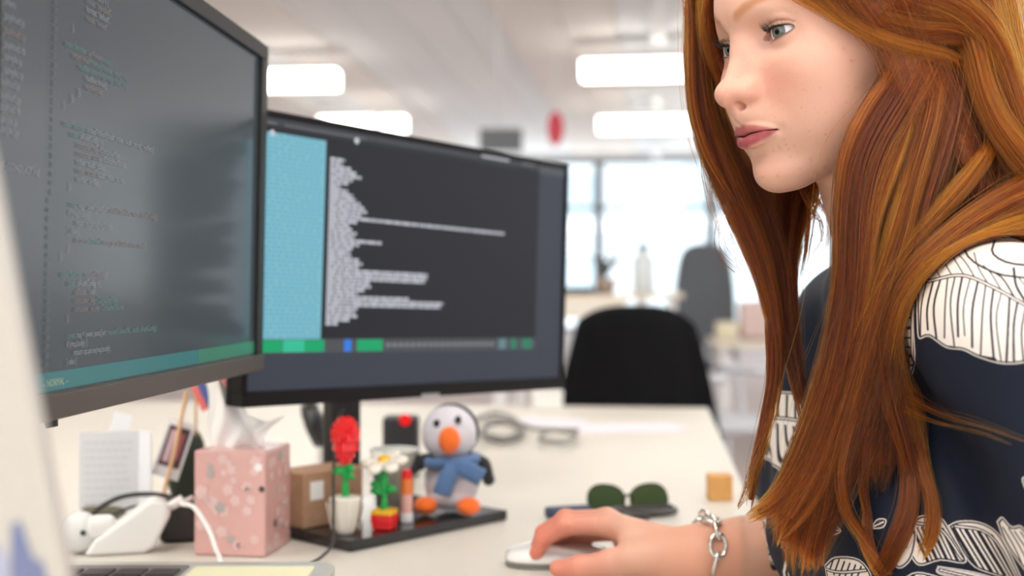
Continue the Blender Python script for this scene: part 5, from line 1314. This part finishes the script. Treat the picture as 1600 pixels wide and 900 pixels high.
    leaf([(1545,779),(1552,769),(1563,778),(1574,773),(1585,782),(1592,770),(1586,740),(1575,709),(1584,705),(1600,722),(1640,780),(1700,850),(1660,890),(1610,872),(1580,835),(1556,806)],
         [(1580,712),(1600,770),(1625,840),(1640,880)], [[(1553+7*q,784-2*(q % 2)),(1570+8*q,812),(1590+8*q,862),1.0] for q in range(9)]+[[(1580+4*q,722+10*q),(1590+3*q,716+12*q),1.0] for q in range(8)], near)
    # leaf low between the curls
    leaf([(1390,845),(1400,815),(1420,800),(1436,812),(1430,850),(1410,868)], [(1398,852),(1430,812)], [[(1394+7*q,856-5*q),(1402+7*q,820-5*q),1.2] for q in range(5)], near)
    leaf([(1368,818),(1378,802),(1392,800),(1388,812)], [(1372,814),(1388,804)], [], near)
    leaf([(1285,838),(1305,826),(1322,832),(1300,846)], [(1288,838),(1318,832)], [], near)
    leaf([(1290,900),(1312,874),(1352,866),(1372,892),(1350,930),(1300,930)], [(1294,905),(1362,880)], [[(1300+9*q,905),(1310+9*q,876),1.3] for q in range(6)], near)
    leaf([(1120,830),(1160,800),(1200,812),(1230,870),(1190,930),(1130,930)], [(1130,900),(1215,850)], [[(1130+12*q,925),(1140+12*q,830),1.4] for q in range(8)], near)
    # far side: front and far sleeve
    far = ~near
    xf = 800+(V[:,0]-.18)*1700+320; 
    x2, y2 = x.copy(), y.copy()
    x = 1200+(V[:,0]-.228)*1720; y = 640-(V[:,2]-.905)*1720
    leaf([(1188,650),(1215,615),(1262,612),(1300,640),(1290,700),(1240,712),(1205,722),(1180,700)], [(1190,655),(1240,650),(1300,662)], [[(1192+8*q,660),(1186+8*q,715),1.2] for q in range(13)]+[[(1200+9*q,648),(1204+9*q,616),1.2] for q in range(11)], far)
    leaf([(1188,800),(1230,780),(1262,800),(1270,850),(1225,880),(1190,860)], [(1190,860),(1225,825),(1262,800)], [[(1192+10*q,865-5*q),(1200+10*q,815-5*q),1.3] for q in range(7)], far)
    leaf([(1268,520),(1290,470),(1340,455),(1350,500),(1310,545),(1280,550)], [(1275,545),(1300,500),(1345,465)], [[(1280+9*q,545-6*q),(1276+9*q,500-6*q),1.3] for q in range(7)], far)
    leaf([(1300,740),(1350,720),(1400,760),(1380,840),(1320,850)], [(1310,845),(1350,780),(1395,765)], [[(1310+9*q,845),(1316+9*q,765),1.3] for q in range(8)], far)
    return C
_o = P(1450,640,.862); ORG = (_o.x*math.cos(math.atan2(.345,.94))-_o.y*math.sin(math.atan2(.345,.94)), _o.z)
def build_blouse():
    ax = [np.arange(.10,.56,.0042), np.arange(.62,1.26,.0042), np.arange(.42,1.10,.0042)]
    V, F = surface_nets(blouse_sdf, ax); V = newton(blouse_sdf, V, 1, .001)
    c = V[F].mean(1); px = 800+FPX*c[:,0]/c[:,1]; py = 450-FPX*(c[:,2]-CZ)/c[:,1]
    v = (px > 1150)&(px < 2000)&(py > 300)&(py < 930)&(c[:,1] < 1.2)
    # refine the side that carries the visible print
    keep = F[~v]; F1 = F[v]; used, inv = np.unique(F1, return_inverse=True); V1 = V[used]; F1 = inv.reshape(F1.shape)
    for _ in range(3): V1, F1 = split_quads(V1, F1)
    V1 = newton(blouse_sdf, V1, 1, .0006)
    used, inv = np.unique(keep, return_inverse=True); V0 = V[used]; F0 = inv.reshape(keep.shape)
    Va = np.concatenate([V1, V0]); Fa = np.concatenate([F1, F0+len(V1)])
    m = vcol_mat('blouse_cloth', rough=.65, spec=.25, sheen=.0)
    return nmesh('blouse', Va, Fa, m, None, cols=print_cols(Va))
# ---------- hair ----------
def hair_body(p):
    h = world_to_head(np.stack([p[0].ravel(), p[1].ravel(), p[2].ravel()], 1))
    d = face_sdf([h[:,0], h[:,1], h[:,2]]).reshape(p[0].shape)*.001
    return np.minimum(d, blouse_sdf(p))
LOCKS = []
def lock(pts, w, th=.010, n=300, tone=.5, spread=1.0, tip=1.0, wave=1.0, push=.004, base=True):
    """pts: (px,py,d) guide; w: half widths in px along it; th: half thickness in m"""
    LOCKS.append(dict(p=pts, w=w, th=th, n=n, tone=tone, spread=spread, tip=tip, wave=wave, push=push, base=base))
# far side of the head, left of the face
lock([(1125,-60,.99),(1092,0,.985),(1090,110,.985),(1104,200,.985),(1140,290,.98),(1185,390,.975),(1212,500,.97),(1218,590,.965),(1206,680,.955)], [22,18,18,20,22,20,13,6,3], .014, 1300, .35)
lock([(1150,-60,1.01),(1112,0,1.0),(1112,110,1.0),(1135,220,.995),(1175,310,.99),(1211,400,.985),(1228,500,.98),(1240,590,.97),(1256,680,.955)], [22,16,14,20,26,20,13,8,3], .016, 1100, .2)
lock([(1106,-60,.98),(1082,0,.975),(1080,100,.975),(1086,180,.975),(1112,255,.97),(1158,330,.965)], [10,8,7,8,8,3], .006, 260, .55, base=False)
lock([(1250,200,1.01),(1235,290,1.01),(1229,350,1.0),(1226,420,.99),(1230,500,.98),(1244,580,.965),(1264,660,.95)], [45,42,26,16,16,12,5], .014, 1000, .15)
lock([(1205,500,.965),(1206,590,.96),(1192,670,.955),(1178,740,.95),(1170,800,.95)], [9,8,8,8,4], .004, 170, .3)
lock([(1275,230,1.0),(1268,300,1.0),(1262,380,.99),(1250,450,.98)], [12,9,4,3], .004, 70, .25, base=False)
# back of the head and the fall behind the shoulder
lock([(1480,-80,.93),(1540,0,.93),(1566,90,.93),(1585,190,.92),(1600,290,.91),(1640,400,.90),(1690,520,.89),(1700,640,.90),(1690,760,.91)], [60,46,34,34,44,50,50,44,16], .03, 1500, .5)
lock([(1440,-80,.88),(1500,0,.87),(1535,100,.865),(1570,200,.86),(1610,290,.85),(1670,370,.85),(1720,470,.86),(1740,590,.88),(1730,690,.89)], [50,42,40,40,44,46,44,36,12], .012, 1400, .55)
lock([(1420,-90,.87),(1470,-10,.862),(1515,60,.855),(1530,130,.85),(1560,200,.845),(1612,265,.84),(1680,350,.835),(1730,450,.84),(1750,540,.85)], [40,30,18,18,20,24,24,20,8], .008, 600, .65)
# hair swept back from the forehead over the ear
lock([(1200,-60,.86),(1290,-14,.845),(1370,26,.842),(1440,44,.845),(1510,52,.85),(1570,110,.86)], [24,22,22,22,22,20], .006, 1100, .6)
lock([(1230,-80,.86),(1330,-40,.85),(1410,-8,.846),(1490,20,.848),(1550,80,.855),(1590,180,.86)], [40,34,30,30,28,24], .008, 1100, .6)
lock([(1255,-30,.85),(1300,16,.842),(1350,48,.84),(1400,70,.84),(1450,82,.845),(1498,98,.853),(1530,150,.868),(1545,230,.875)], [10,10,11,12,12,12,10,6], .004, 420, .8)
# main near-side fall
lock([(1440,30,.882),(1432,90,.868),(1400,160,.852),(1357,235,.845),(1337,330,.842),(1333,430,.842),(1318,540,.845),(1290,650,.85),(1250,750,.855),(1210,835,.86)], [34,36,32,34,28,26,27,32,32,20], .014, 2300, .35)
lock([(1470,30,.885),(1470,100,.872),(1450,190,.855),(1415,290,.848),(1385,400,.845),(1355,510,.842),(1325,620,.845),(1290,730,.848),(1262,830,.852),(1250,900,.855)], [36,36,40,44,44,44,48,44,36,22], .014, 2600, .4)
lock([(1412,70,.85),(1396,120,.845),(1358,176,.84),(1328,245,.838),(1318,330,.838),(1317,420,.838),(1303,520,.84)], [14,12,12,12,12,12,14], .006, 520, .55)
lock([(1500,50,.892),(1505,150,.876),(1490,260,.865),(1455,370,.855),(1420,470,.850),(1395,580,.848),(1385,680,.848),(1380,780,.85)], [30,34,46,56,42,34,26,10], .016, 2200, .25)
lock([(1475,20,.872),(1462,90,.862),(1450,180,.843),(1420,280,.835),(1395,380,.833),(1360,480,.833),(1325,590,.835),(1290,700,.838),(1243,790,.842),(1200,838,.845)], [14,14,16,18,18,18,20,22,24,20], .006, 900, .62)
lock([(1450,30,.872),(1430,105,.856),(1415,190,.84),(1385,270,.832),(1358,350,.83),(1345,450,.83),(1330,560,.832),(1300,660,.835)], [8,8,10,14,14,12,12,10], .004, 500, .72)
lock([(1460,40,.87),(1446,140,.85),(1428,230,.838),(1400,330,.83),(1370,430,.83),(1330,540,.832)], [4,4,7,9,8,6], .003, 200, .85, base=False)
# hair coming over the shoulder from behind, golden highlight painted into its tone
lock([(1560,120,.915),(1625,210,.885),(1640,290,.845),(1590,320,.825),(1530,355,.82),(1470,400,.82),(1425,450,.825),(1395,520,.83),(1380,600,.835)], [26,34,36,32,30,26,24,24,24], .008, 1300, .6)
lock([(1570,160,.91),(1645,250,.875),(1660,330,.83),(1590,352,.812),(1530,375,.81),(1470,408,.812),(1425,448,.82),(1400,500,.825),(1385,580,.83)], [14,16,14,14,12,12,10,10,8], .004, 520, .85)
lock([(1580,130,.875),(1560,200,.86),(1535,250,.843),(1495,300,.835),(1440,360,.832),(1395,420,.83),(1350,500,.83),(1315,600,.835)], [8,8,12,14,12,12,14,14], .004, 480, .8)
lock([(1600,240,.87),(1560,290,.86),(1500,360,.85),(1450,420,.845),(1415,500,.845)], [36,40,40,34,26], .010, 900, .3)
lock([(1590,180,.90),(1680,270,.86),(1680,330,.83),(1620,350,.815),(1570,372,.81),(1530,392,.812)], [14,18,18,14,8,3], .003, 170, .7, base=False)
# lower fall and curls
lock([(1330,500,.84),(1308,600,.842),(1276,690,.845),(1226,770,.85),(1165,812,.855)], [22,24,24,18,7], .008, 900, .55, spread=1.2)
lock([(1350,540,.84),(1320,640,.842),(1288,740,.846),(1268,820,.85),(1272,893,.852)], [26,30,32,28,14], .008, 1000, .45)
lock([(1325,600,.84),(1290,700,.842),(1240,790,.846),(1215,860,.85)], [20,26,26,12], .006, 600, .6)
lock([(1395,480,.836),(1400,570,.836),(1425,660,.836),(1452,740,.838),(1466,800,.84),(1462,850,.842),(1450,876,.844)], [18,15,12,10,9,7,3], .006, 520, .6)
lock([(1380,500,.834),(1385,600,.834),(1410,690,.835),(1428,770,.837),(1430,830,.84),(1412,878,.842),(1395,892,.843)], [20,18,13,12,11,9,4], .006, 560, .4)
lock([(1340,600,.838),(1322,680,.836),(1312,745,.835),(1325,805,.836),(1360,850,.838),(1400,884,.842),(1422,888,.845)], [14,11,8,7,8,8,4], .005, 380, .6)
lock([(1360,620,.836),(1352,700,.836),(1350,770,.838),(1366,830,.84),(1390,866,.842)], [10,8,6,5,3], .004, 220, .45)
lock([(1420,480,.84),(1440,560,.838),(1448,640,.838),(1455,720,.84)], [12,10,8,4], .004, 160, .3, base=False)
# strays
lock([(1415,625,.825),(1470,650,.785),(1540,670,.755),(1630,700,.735)], [16,12,10,8], .004, 22, .6, base=False, wave=2)
lock([(1100,150,.978),(1112,230,.975),(1140,320,.972),(1172,400,.968),(1195,490,.965)], [8,14,26,26,20], .01, 34, .2, base=False, wave=3)
lock([(1250,280,.99),(1275,330,.98),(1290,360,.97),(1262,420,.965)], [14,16,14,14], .01, 40, .2, base=False, wave=3)
lock([(1210,640,.95),(1195,710,.945),(1172,770,.94),(1155,800,.94)], [14,20,16,10], .006, 40, .4, base=False, wave=2)
lock([(1160,420,.96),(1130,380,.95),(1140,330,.95),(1190,300,.96)], [10,16,14,10], .006, 6, .2, base=False, wave=3)
SK = np.array([-82.,0.,22.])
def skull_r(d): return 1/math.sqrt((d[0]/91)**2+(d[1]/73)**2+(d[2]/92)**2)
def part_pt(t, y=4.):      # along the middle parting, t = 0 at the front hairline, 1 at the crown
    x = -14-112*t; v = np.array([x, y, 108.])-SK; d = v/np.linalg.norm(v); return SK+d*(skull_r(d)+3)
def over_skull(p, q, n, lift=7.):   # points from q (on the parting) down to p, hugging the skull
    a = q-SK; b = p-SK; ra, rb = np.linalg.norm(a), np.linalg.norm(b); a = a/ra; b = b/rb
    om = math.acos(max(-1, min(1, float(a@b)))); o = []
    for k in range(n):
        t = k/n; d = (math.sin((1-t)*om)*a+math.sin(t*om)*b)/max(math.sin(om), 1e-6)
        o.append(SK+d*max(skull_r(d)+lift*min(1, t*4)+2, ra*(1-t)+rb*t if t > .5 else 0))
    return o
def root_locks():
    """carry every lock that leaves the top of the view up to the parting, and clothe the rest of the head"""
    for L in LOCKS:
        if L['p'][0][1] > -20 : continue
        keep = [i for i, q in enumerate(L['p']) if q[1] >= -20]
        pw = [np.array(P(*L['p'][i])) for i in keep]; ww = [L['w'][min(i, len(L['w'])-1)]*L['p'][i][2]/FPX for i in keep]
        h = world_to_head(pw[0][None])[0]; sg = 1 if h[1] > 0 else -1
        t = float(np.clip((-h[0]-25)/120, 0, 1)); q = part_pt(t, 4*sg)
        pre = over_skull(h, q, 4)
        L['p3'] = [head_to_world(np.array(pre))[i] for i in range(4)]+pw
        L['wm'] = [.012,.016,max(.018, ww[0]*.8),max(.018, ww[0]*.9)]+ww
    def add(hp, wm, th, n, tone, push=.004):
        LOCKS.append(dict(p=None, p3=list(head_to_world(np.array(hp, float))), wm=wm, w=None, th=th, n=n, tone=tone, spread=1, tip=1, wave=1, push=push, base=True))
    # crown and back, both sides
    for sg in (1, -1):
        for k in range(7):
            t = k/6; az = math.radians(62+19*k if sg < 0 else 84+16*k)       # azimuth from the face round to the back
            end = SK+np.array([math.cos(az)*100, sg*math.sin(az)*84, -34.])
            pts = over_skull(end, part_pt(.05+.95*t, 3*sg), 5, 8)
            down = [end, end+np.array([-6-10*t, sg*4, -50]), end+np.array([-20-12*t, sg*10, -110]), end+np.array([-34-10*t, sg*12, -180]), end+np.array([-40, sg*12, -245])]
            if k < 1: down = down[:3]
            if sg < 0 and k < 4: down = [end, end+np.array([-14., 22., -34.])]
            add(pts+down, [.010,.020,.026,.028,.028,.028,.028,.028,.026,.012][:len(pts)+len(down)], .009, 620, .45)
    for k in range(5):     # straight down the back
        y = (-48, -24, 0, 24, 48)[k]; end = np.array([-186., y, -20.])
        pts = over_skull(end, part_pt(1.0, y*.15), 5, 9)
        add(pts+[end, end+np.array([-14,0,-60.]), end+np.array([-34,y*.3,-120.]), end+np.array([-56,y*.5,-190.]), end+np.array([-66,y*.5,-262.])], [.010,.020,.026,.028,.028,.028,.030,.030,.030,.012], .010, 620, .5)
    # front hairline to temples, above the view
    for sg in (1, -1):
        for t, e_ in ((.0,(-40,66,52)), (.12,(-62,72,44)), (.3,(-84,76,40))):
            end = np.array([e_[0], sg*e_[1], float(e_[2])]); pts = over_skull(end, part_pt(t, 3*sg), 5, 6)
            d2 = end+np.array([-26, sg*5., -22.]) if sg > 0 else end+np.array([-8, -9., -40.])
            add(pts+[end, d2], [.008,.014,.018,.020,.020,.018,.010], .006, 420, .55)
def build_hair():
    rg = np.random.default_rng(21); NP = 26; PT = []; TN = []; RD = []; baseV = []; baseF = []; nb = 0; TD = []
    root_locks()
    for L in LOCKS:
        NP = 26; k = np.linspace(0, 1, NP)
        if 'p3' in L: C = catmull(np.array(L['p3']), NP); W = np.interp(k, np.linspace(0, 1, len(L['wm'])), L['wm'])
        else: C = catmull([tuple(P(*q)) for q in L['p']], NP); W = np.interp(k, np.linspace(0, 1, len(L['w'])), L['w'])*C[:,1]/FPX
        T = np.gradient(C, axis=0); T /= np.linalg.norm(T, axis=1, keepdims=True)
        vd = C-np.array([0,0,CZ]); vd /= np.linalg.norm(vd, axis=1, keepdims=True)
        hc = world_to_head(C); od = (hc-SK)*np.array([1,1.2,1]); od[:,2] *= (hc[:,2] > -20); od = (od/np.linalg.norm(od, axis=1, keepdims=True))@HR.T
        bw_ = np.clip((hc[:,2]-45)/30, 0, 1)[:,None] if L['p'] is not None else 1.0
        vd = vd*(1-bw_)-od*bw_; vd /= np.linalg.norm(vd, axis=1, keepdims=True)
        S = np.cross(T, vd); S /= np.linalg.norm(S, axis=1, keepdims=True); Dp = np.cross(T, S)
        Dp *= np.sign((Dp*vd).sum(1))[:,None]
        env = np.clip(.35+1.6*np.minimum(k, 1-k*.75), .35, 1)
        n = L['n']
        # clumps inside the lock
        nc = max(3, n//13); ca = rg.uniform(-1,1,nc); cb = rg.uniform(-1,.8,nc)*np.sqrt(np.maximum(1-ca**2, .05)); cp = rg.uniform(0,6.28,nc); cs = rg.uniform(.5,1.6,nc); ct = rg.normal(0,1,nc)
        ci = rg.integers(0, nc, n); a0 = ca[ci]; b0 = cb[ci]
        ja = rg.normal(0,1,n); jb = rg.normal(0,1,n)
        loose = rg.random(n) < .12; wild = rg.random(n) < .02
        kk = k[None,:]
        ra = .17*np.where(kk < .7, 1-.25*kk, (1-.25*.7)*np.clip(1-(kk-.7)/.3*.78, .2, 1))*np.where(loose, 2.2, 1)[:,None]*(1+4.0*wild[:,None]*kk)
        wv = L['wave']*.055*np.sin(kk*6.3*cs[ci][:,None]+cp[ci][:,None])+(.6+rg.random(n)*1.3)[:,None]*L['wave']*.034*np.sin(kk*14*rg.uniform(.6,1.3,n)[:,None]+rg.uniform(0,6.28,n)[:,None])
        A = a0[:,None]*L['spread']+ja[:,None]*ra+wv
        B = b0[:,None]+jb[:,None]*ra*1.1+wv*.6
        X = C[None]+S[None]*(A*W[None])[...,None]+Dp[None]*(B*L['th'])[...,None]
        t0 = rg.uniform(0, .05, n); t1 = 1-np.abs(rg.normal(0, .045*L['tip'], n))-np.abs(rg.normal(0, .10*L['tip'], nc))[ci]
        # resample each strand to its own start and end
        q = t0[:,None]+(t1-t0)[:,None]*kk; f = q*(NP-1); i = np.clip(f.astype(int), 0, NP-2); u = (f-i)[...,None]
        X = np.take_along_axis(X, i[...,None], 1)*(1-u)+np.take_along_axis(X, i[...,None]+1, 1)*u
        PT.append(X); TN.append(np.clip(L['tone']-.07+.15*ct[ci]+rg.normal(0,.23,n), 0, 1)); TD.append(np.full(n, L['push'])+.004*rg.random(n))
        r0 = rg.uniform(.00014,.00024,n); RD.append(r0[:,None]*np.clip((1.02-k[None,:]*.75), .25, 1))
        if L['base']:
            m = 14; an = np.linspace(0, 2*PI, m, endpoint=False); sc = np.sin(np.clip(k*1.25+.25,0,1)*PI/2)*np.clip((1-k)/.16, .06, 1)**.6
            Vb = C[:,None]+S[:,None]*(np.cos(an)[None]*(W*sc*.80)[:,None]*(1+.10*np.sin(an*5)[None]))[...,None]+Dp[:,None]*(np.sin(an)[None]*L['th']*.62*sc[:,None]+.0015)[...,None]
            e = NP-2; Vb = Vb[:e].reshape(-1,3)
            ii = np.arange(e-1)[:,None]*m; jj = np.arange(m)[None,:]; j2 = (jj+1)%m
            Fb = np.stack([ii+jj, ii+j2, ii+m+j2, ii+m+jj], -1).reshape(-1,4)+nb; nb += len(Vb); baseV.append(Vb); baseF.append(Fb)
    X = np.concatenate(PT); tone = np.concatenate(TN); rad = np.concatenate(RD); pu = np.concatenate(TD); n = len(X)
    def push(Xf, mg):
        for _ in range(3):
            p = [Xf[:,0], Xf[:,1], Xf[:,2]]; d = hair_body(p); m = d < mg+.001
            if not m.any(): break
            Y = Xf[m]; g = []; h = .002; d0 = d[m]
            for a in range(3):
                Z = Y.copy(); Z[:,a] += h; g.append((hair_body([Z[:,0],Z[:,1],Z[:,2]])-d0)/h)
            g = np.stack(g, 1); g /= np.linalg.norm(g, axis=1, keepdims=True)+1e-9
            Xf[m] = Y+g*np.maximum(mg[m]-d0, 0)[:,None]
        return Xf
    Xf = push(X.reshape(-1,3), np.repeat(pu, NP)); X = Xf.reshape(n, NP, 3)
    # smooth the pushed strands a little
    X[:,1:-1] = .5*X[:,1:-1]+.25*(X[:,:-2]+X[:,2:])
    cu = bpy.data.hair_curves.new('hair_strands'); cu.add_curves([NP]*n)
    cu.attributes['position'].data.foreach_set('vector', X.reshape(-1).astype(np.float32)) if 'position' in cu.attributes else cu.points.foreach_set('position', X.reshape(-1).astype(np.float32))
    a = cu.attributes.get('radius') or cu.attributes.new('radius', 'FLOAT', 'POINT'); a.data.foreach_set('value', rad.reshape(-1).astype(np.float32))
    a = cu.attributes.new('tone', 'FLOAT', 'CURVE'); a.data.foreach_set('value', tone.astype(np.float32))
    o = bpy.data.objects.new('hair_strands', cu); COL.objects.link(o)
    m = bpy.data.materials.new('red_hair'); m.use_nodes = True; nt = m.node_tree; nt.nodes.remove(nt.nodes['Principled BSDF'])
    h = nt.nodes.new('ShaderNodeBsdfHairPrincipled'); h.model = 'CHIANG'; h.parametrization = 'COLOR'
    h.inputs['Roughness'].default_value = .30; h.inputs['Radial Roughness'].default_value = .45; h.inputs['IOR'].default_value = 1.42
    if 'Coat' in h.inputs: h.inputs['Coat'].default_value = 0.0
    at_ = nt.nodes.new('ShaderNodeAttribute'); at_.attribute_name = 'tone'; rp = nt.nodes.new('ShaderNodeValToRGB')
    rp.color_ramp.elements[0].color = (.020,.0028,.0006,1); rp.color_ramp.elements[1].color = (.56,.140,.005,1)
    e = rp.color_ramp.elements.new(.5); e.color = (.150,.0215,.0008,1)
    nt.links.new(at_.outputs['Fac'], rp.inputs['Fac']); nt.links.new(rp.outputs['Color'], h.inputs['Color'])
    nt.links.new(h.outputs[0], nt.nodes['Material Output'].inputs[0]); cu.materials.append(m)
    ax = [axis((-186,-10,4)), axis((-84,84,4)), axis((-80,124,4))]
    sk = lambda p: np.minimum(ell(p, (-82,0,22), (91,73,92)), face_sdf(p))-5.0
    Vs, Fs = surface_nets(sk, ax)
    hx = np.interp(Vs[:,2], [-70,-40,0,40,60,78,92], [-128,-104,-88,-66,-44,-14,20]); ok = (Vs[:,0] < hx)&(Vs[:,2] > -70)
    Fs = Fs[ok[Fs].all(1)]; used, inv = np.unique(Fs, return_inverse=True); Vs = head_to_world(Vs[used]); Fs = inv.reshape(Fs.shape)+nb
    baseV.append(Vs); baseF.append(Fs); nb += len(Vs)
    V = push(np.concatenate(baseV), np.full(nb, .0015)); F = np.concatenate(baseF)
    b = nmesh('hair', V, F, mat('hair_under', (.10,.024,.006), .55, spec=.3, noise=(260,(.20,.055,.012),.35,.65)), None)
    print('hair strands', n, 'base', len(V))
    return b, o
person = empty('person', (.40,1.0,.50), 'woman with long red hair in navy leaf-print blouse, her hand on a mouse', 'person')
bpy.context.view_layer.update()
def adopt(o):
    o.parent = person; o.matrix_parent_inverse = person.matrix_world.inverted(); return o
body = adopt(build_body(None))
for o in eye_meshes(None): adopt(o)
adopt(lash_mesh(None))
adopt(build_blouse())
for o in build_hair(): adopt(o)

# silver chain bracelet
bw = Vector(P(1104,868,1.119)); axd = (Vector(WRR)-Vector(ELR)).normalized(); b1 = axd.cross(Vector((0,0,1))).normalized(); b2 = axd.cross(b1)
tiltd = (axd+Vector((0,0,.22))).normalized(); b1 = tiltd.cross(Vector((0,0,1))).normalized(); b2 = tiltd.cross(b1)
bm = bmesh.new(); nl = 11; RR = .0278; bw = bw+Vector((0,0,.0068))
for i in range(nl):
    an = 2*PI*i/nl; c0 = bw+(b1*math.cos(an)+b2*math.sin(an))*RR; tg = (-b1*math.sin(an)+b2*math.cos(an)); rd = (b1*math.cos(an)+b2*math.sin(an))
    sd_ = tiltd if i % 2 == 0 else (tiltd*.5+rd*.87)
    pts = [c0+tg*(.0105*math.cos(2*PI*j/16))+sd_*(.0075*math.sin(2*PI*j/16)) for j in range(17)]
    sweep(bm, [tuple(p) for p in pts], .0019, 8, 32)
adopt(bmobj('bracelet', bm, mat('silver', (.85,.84,.80), .12, metal=1.0), smooth=True))
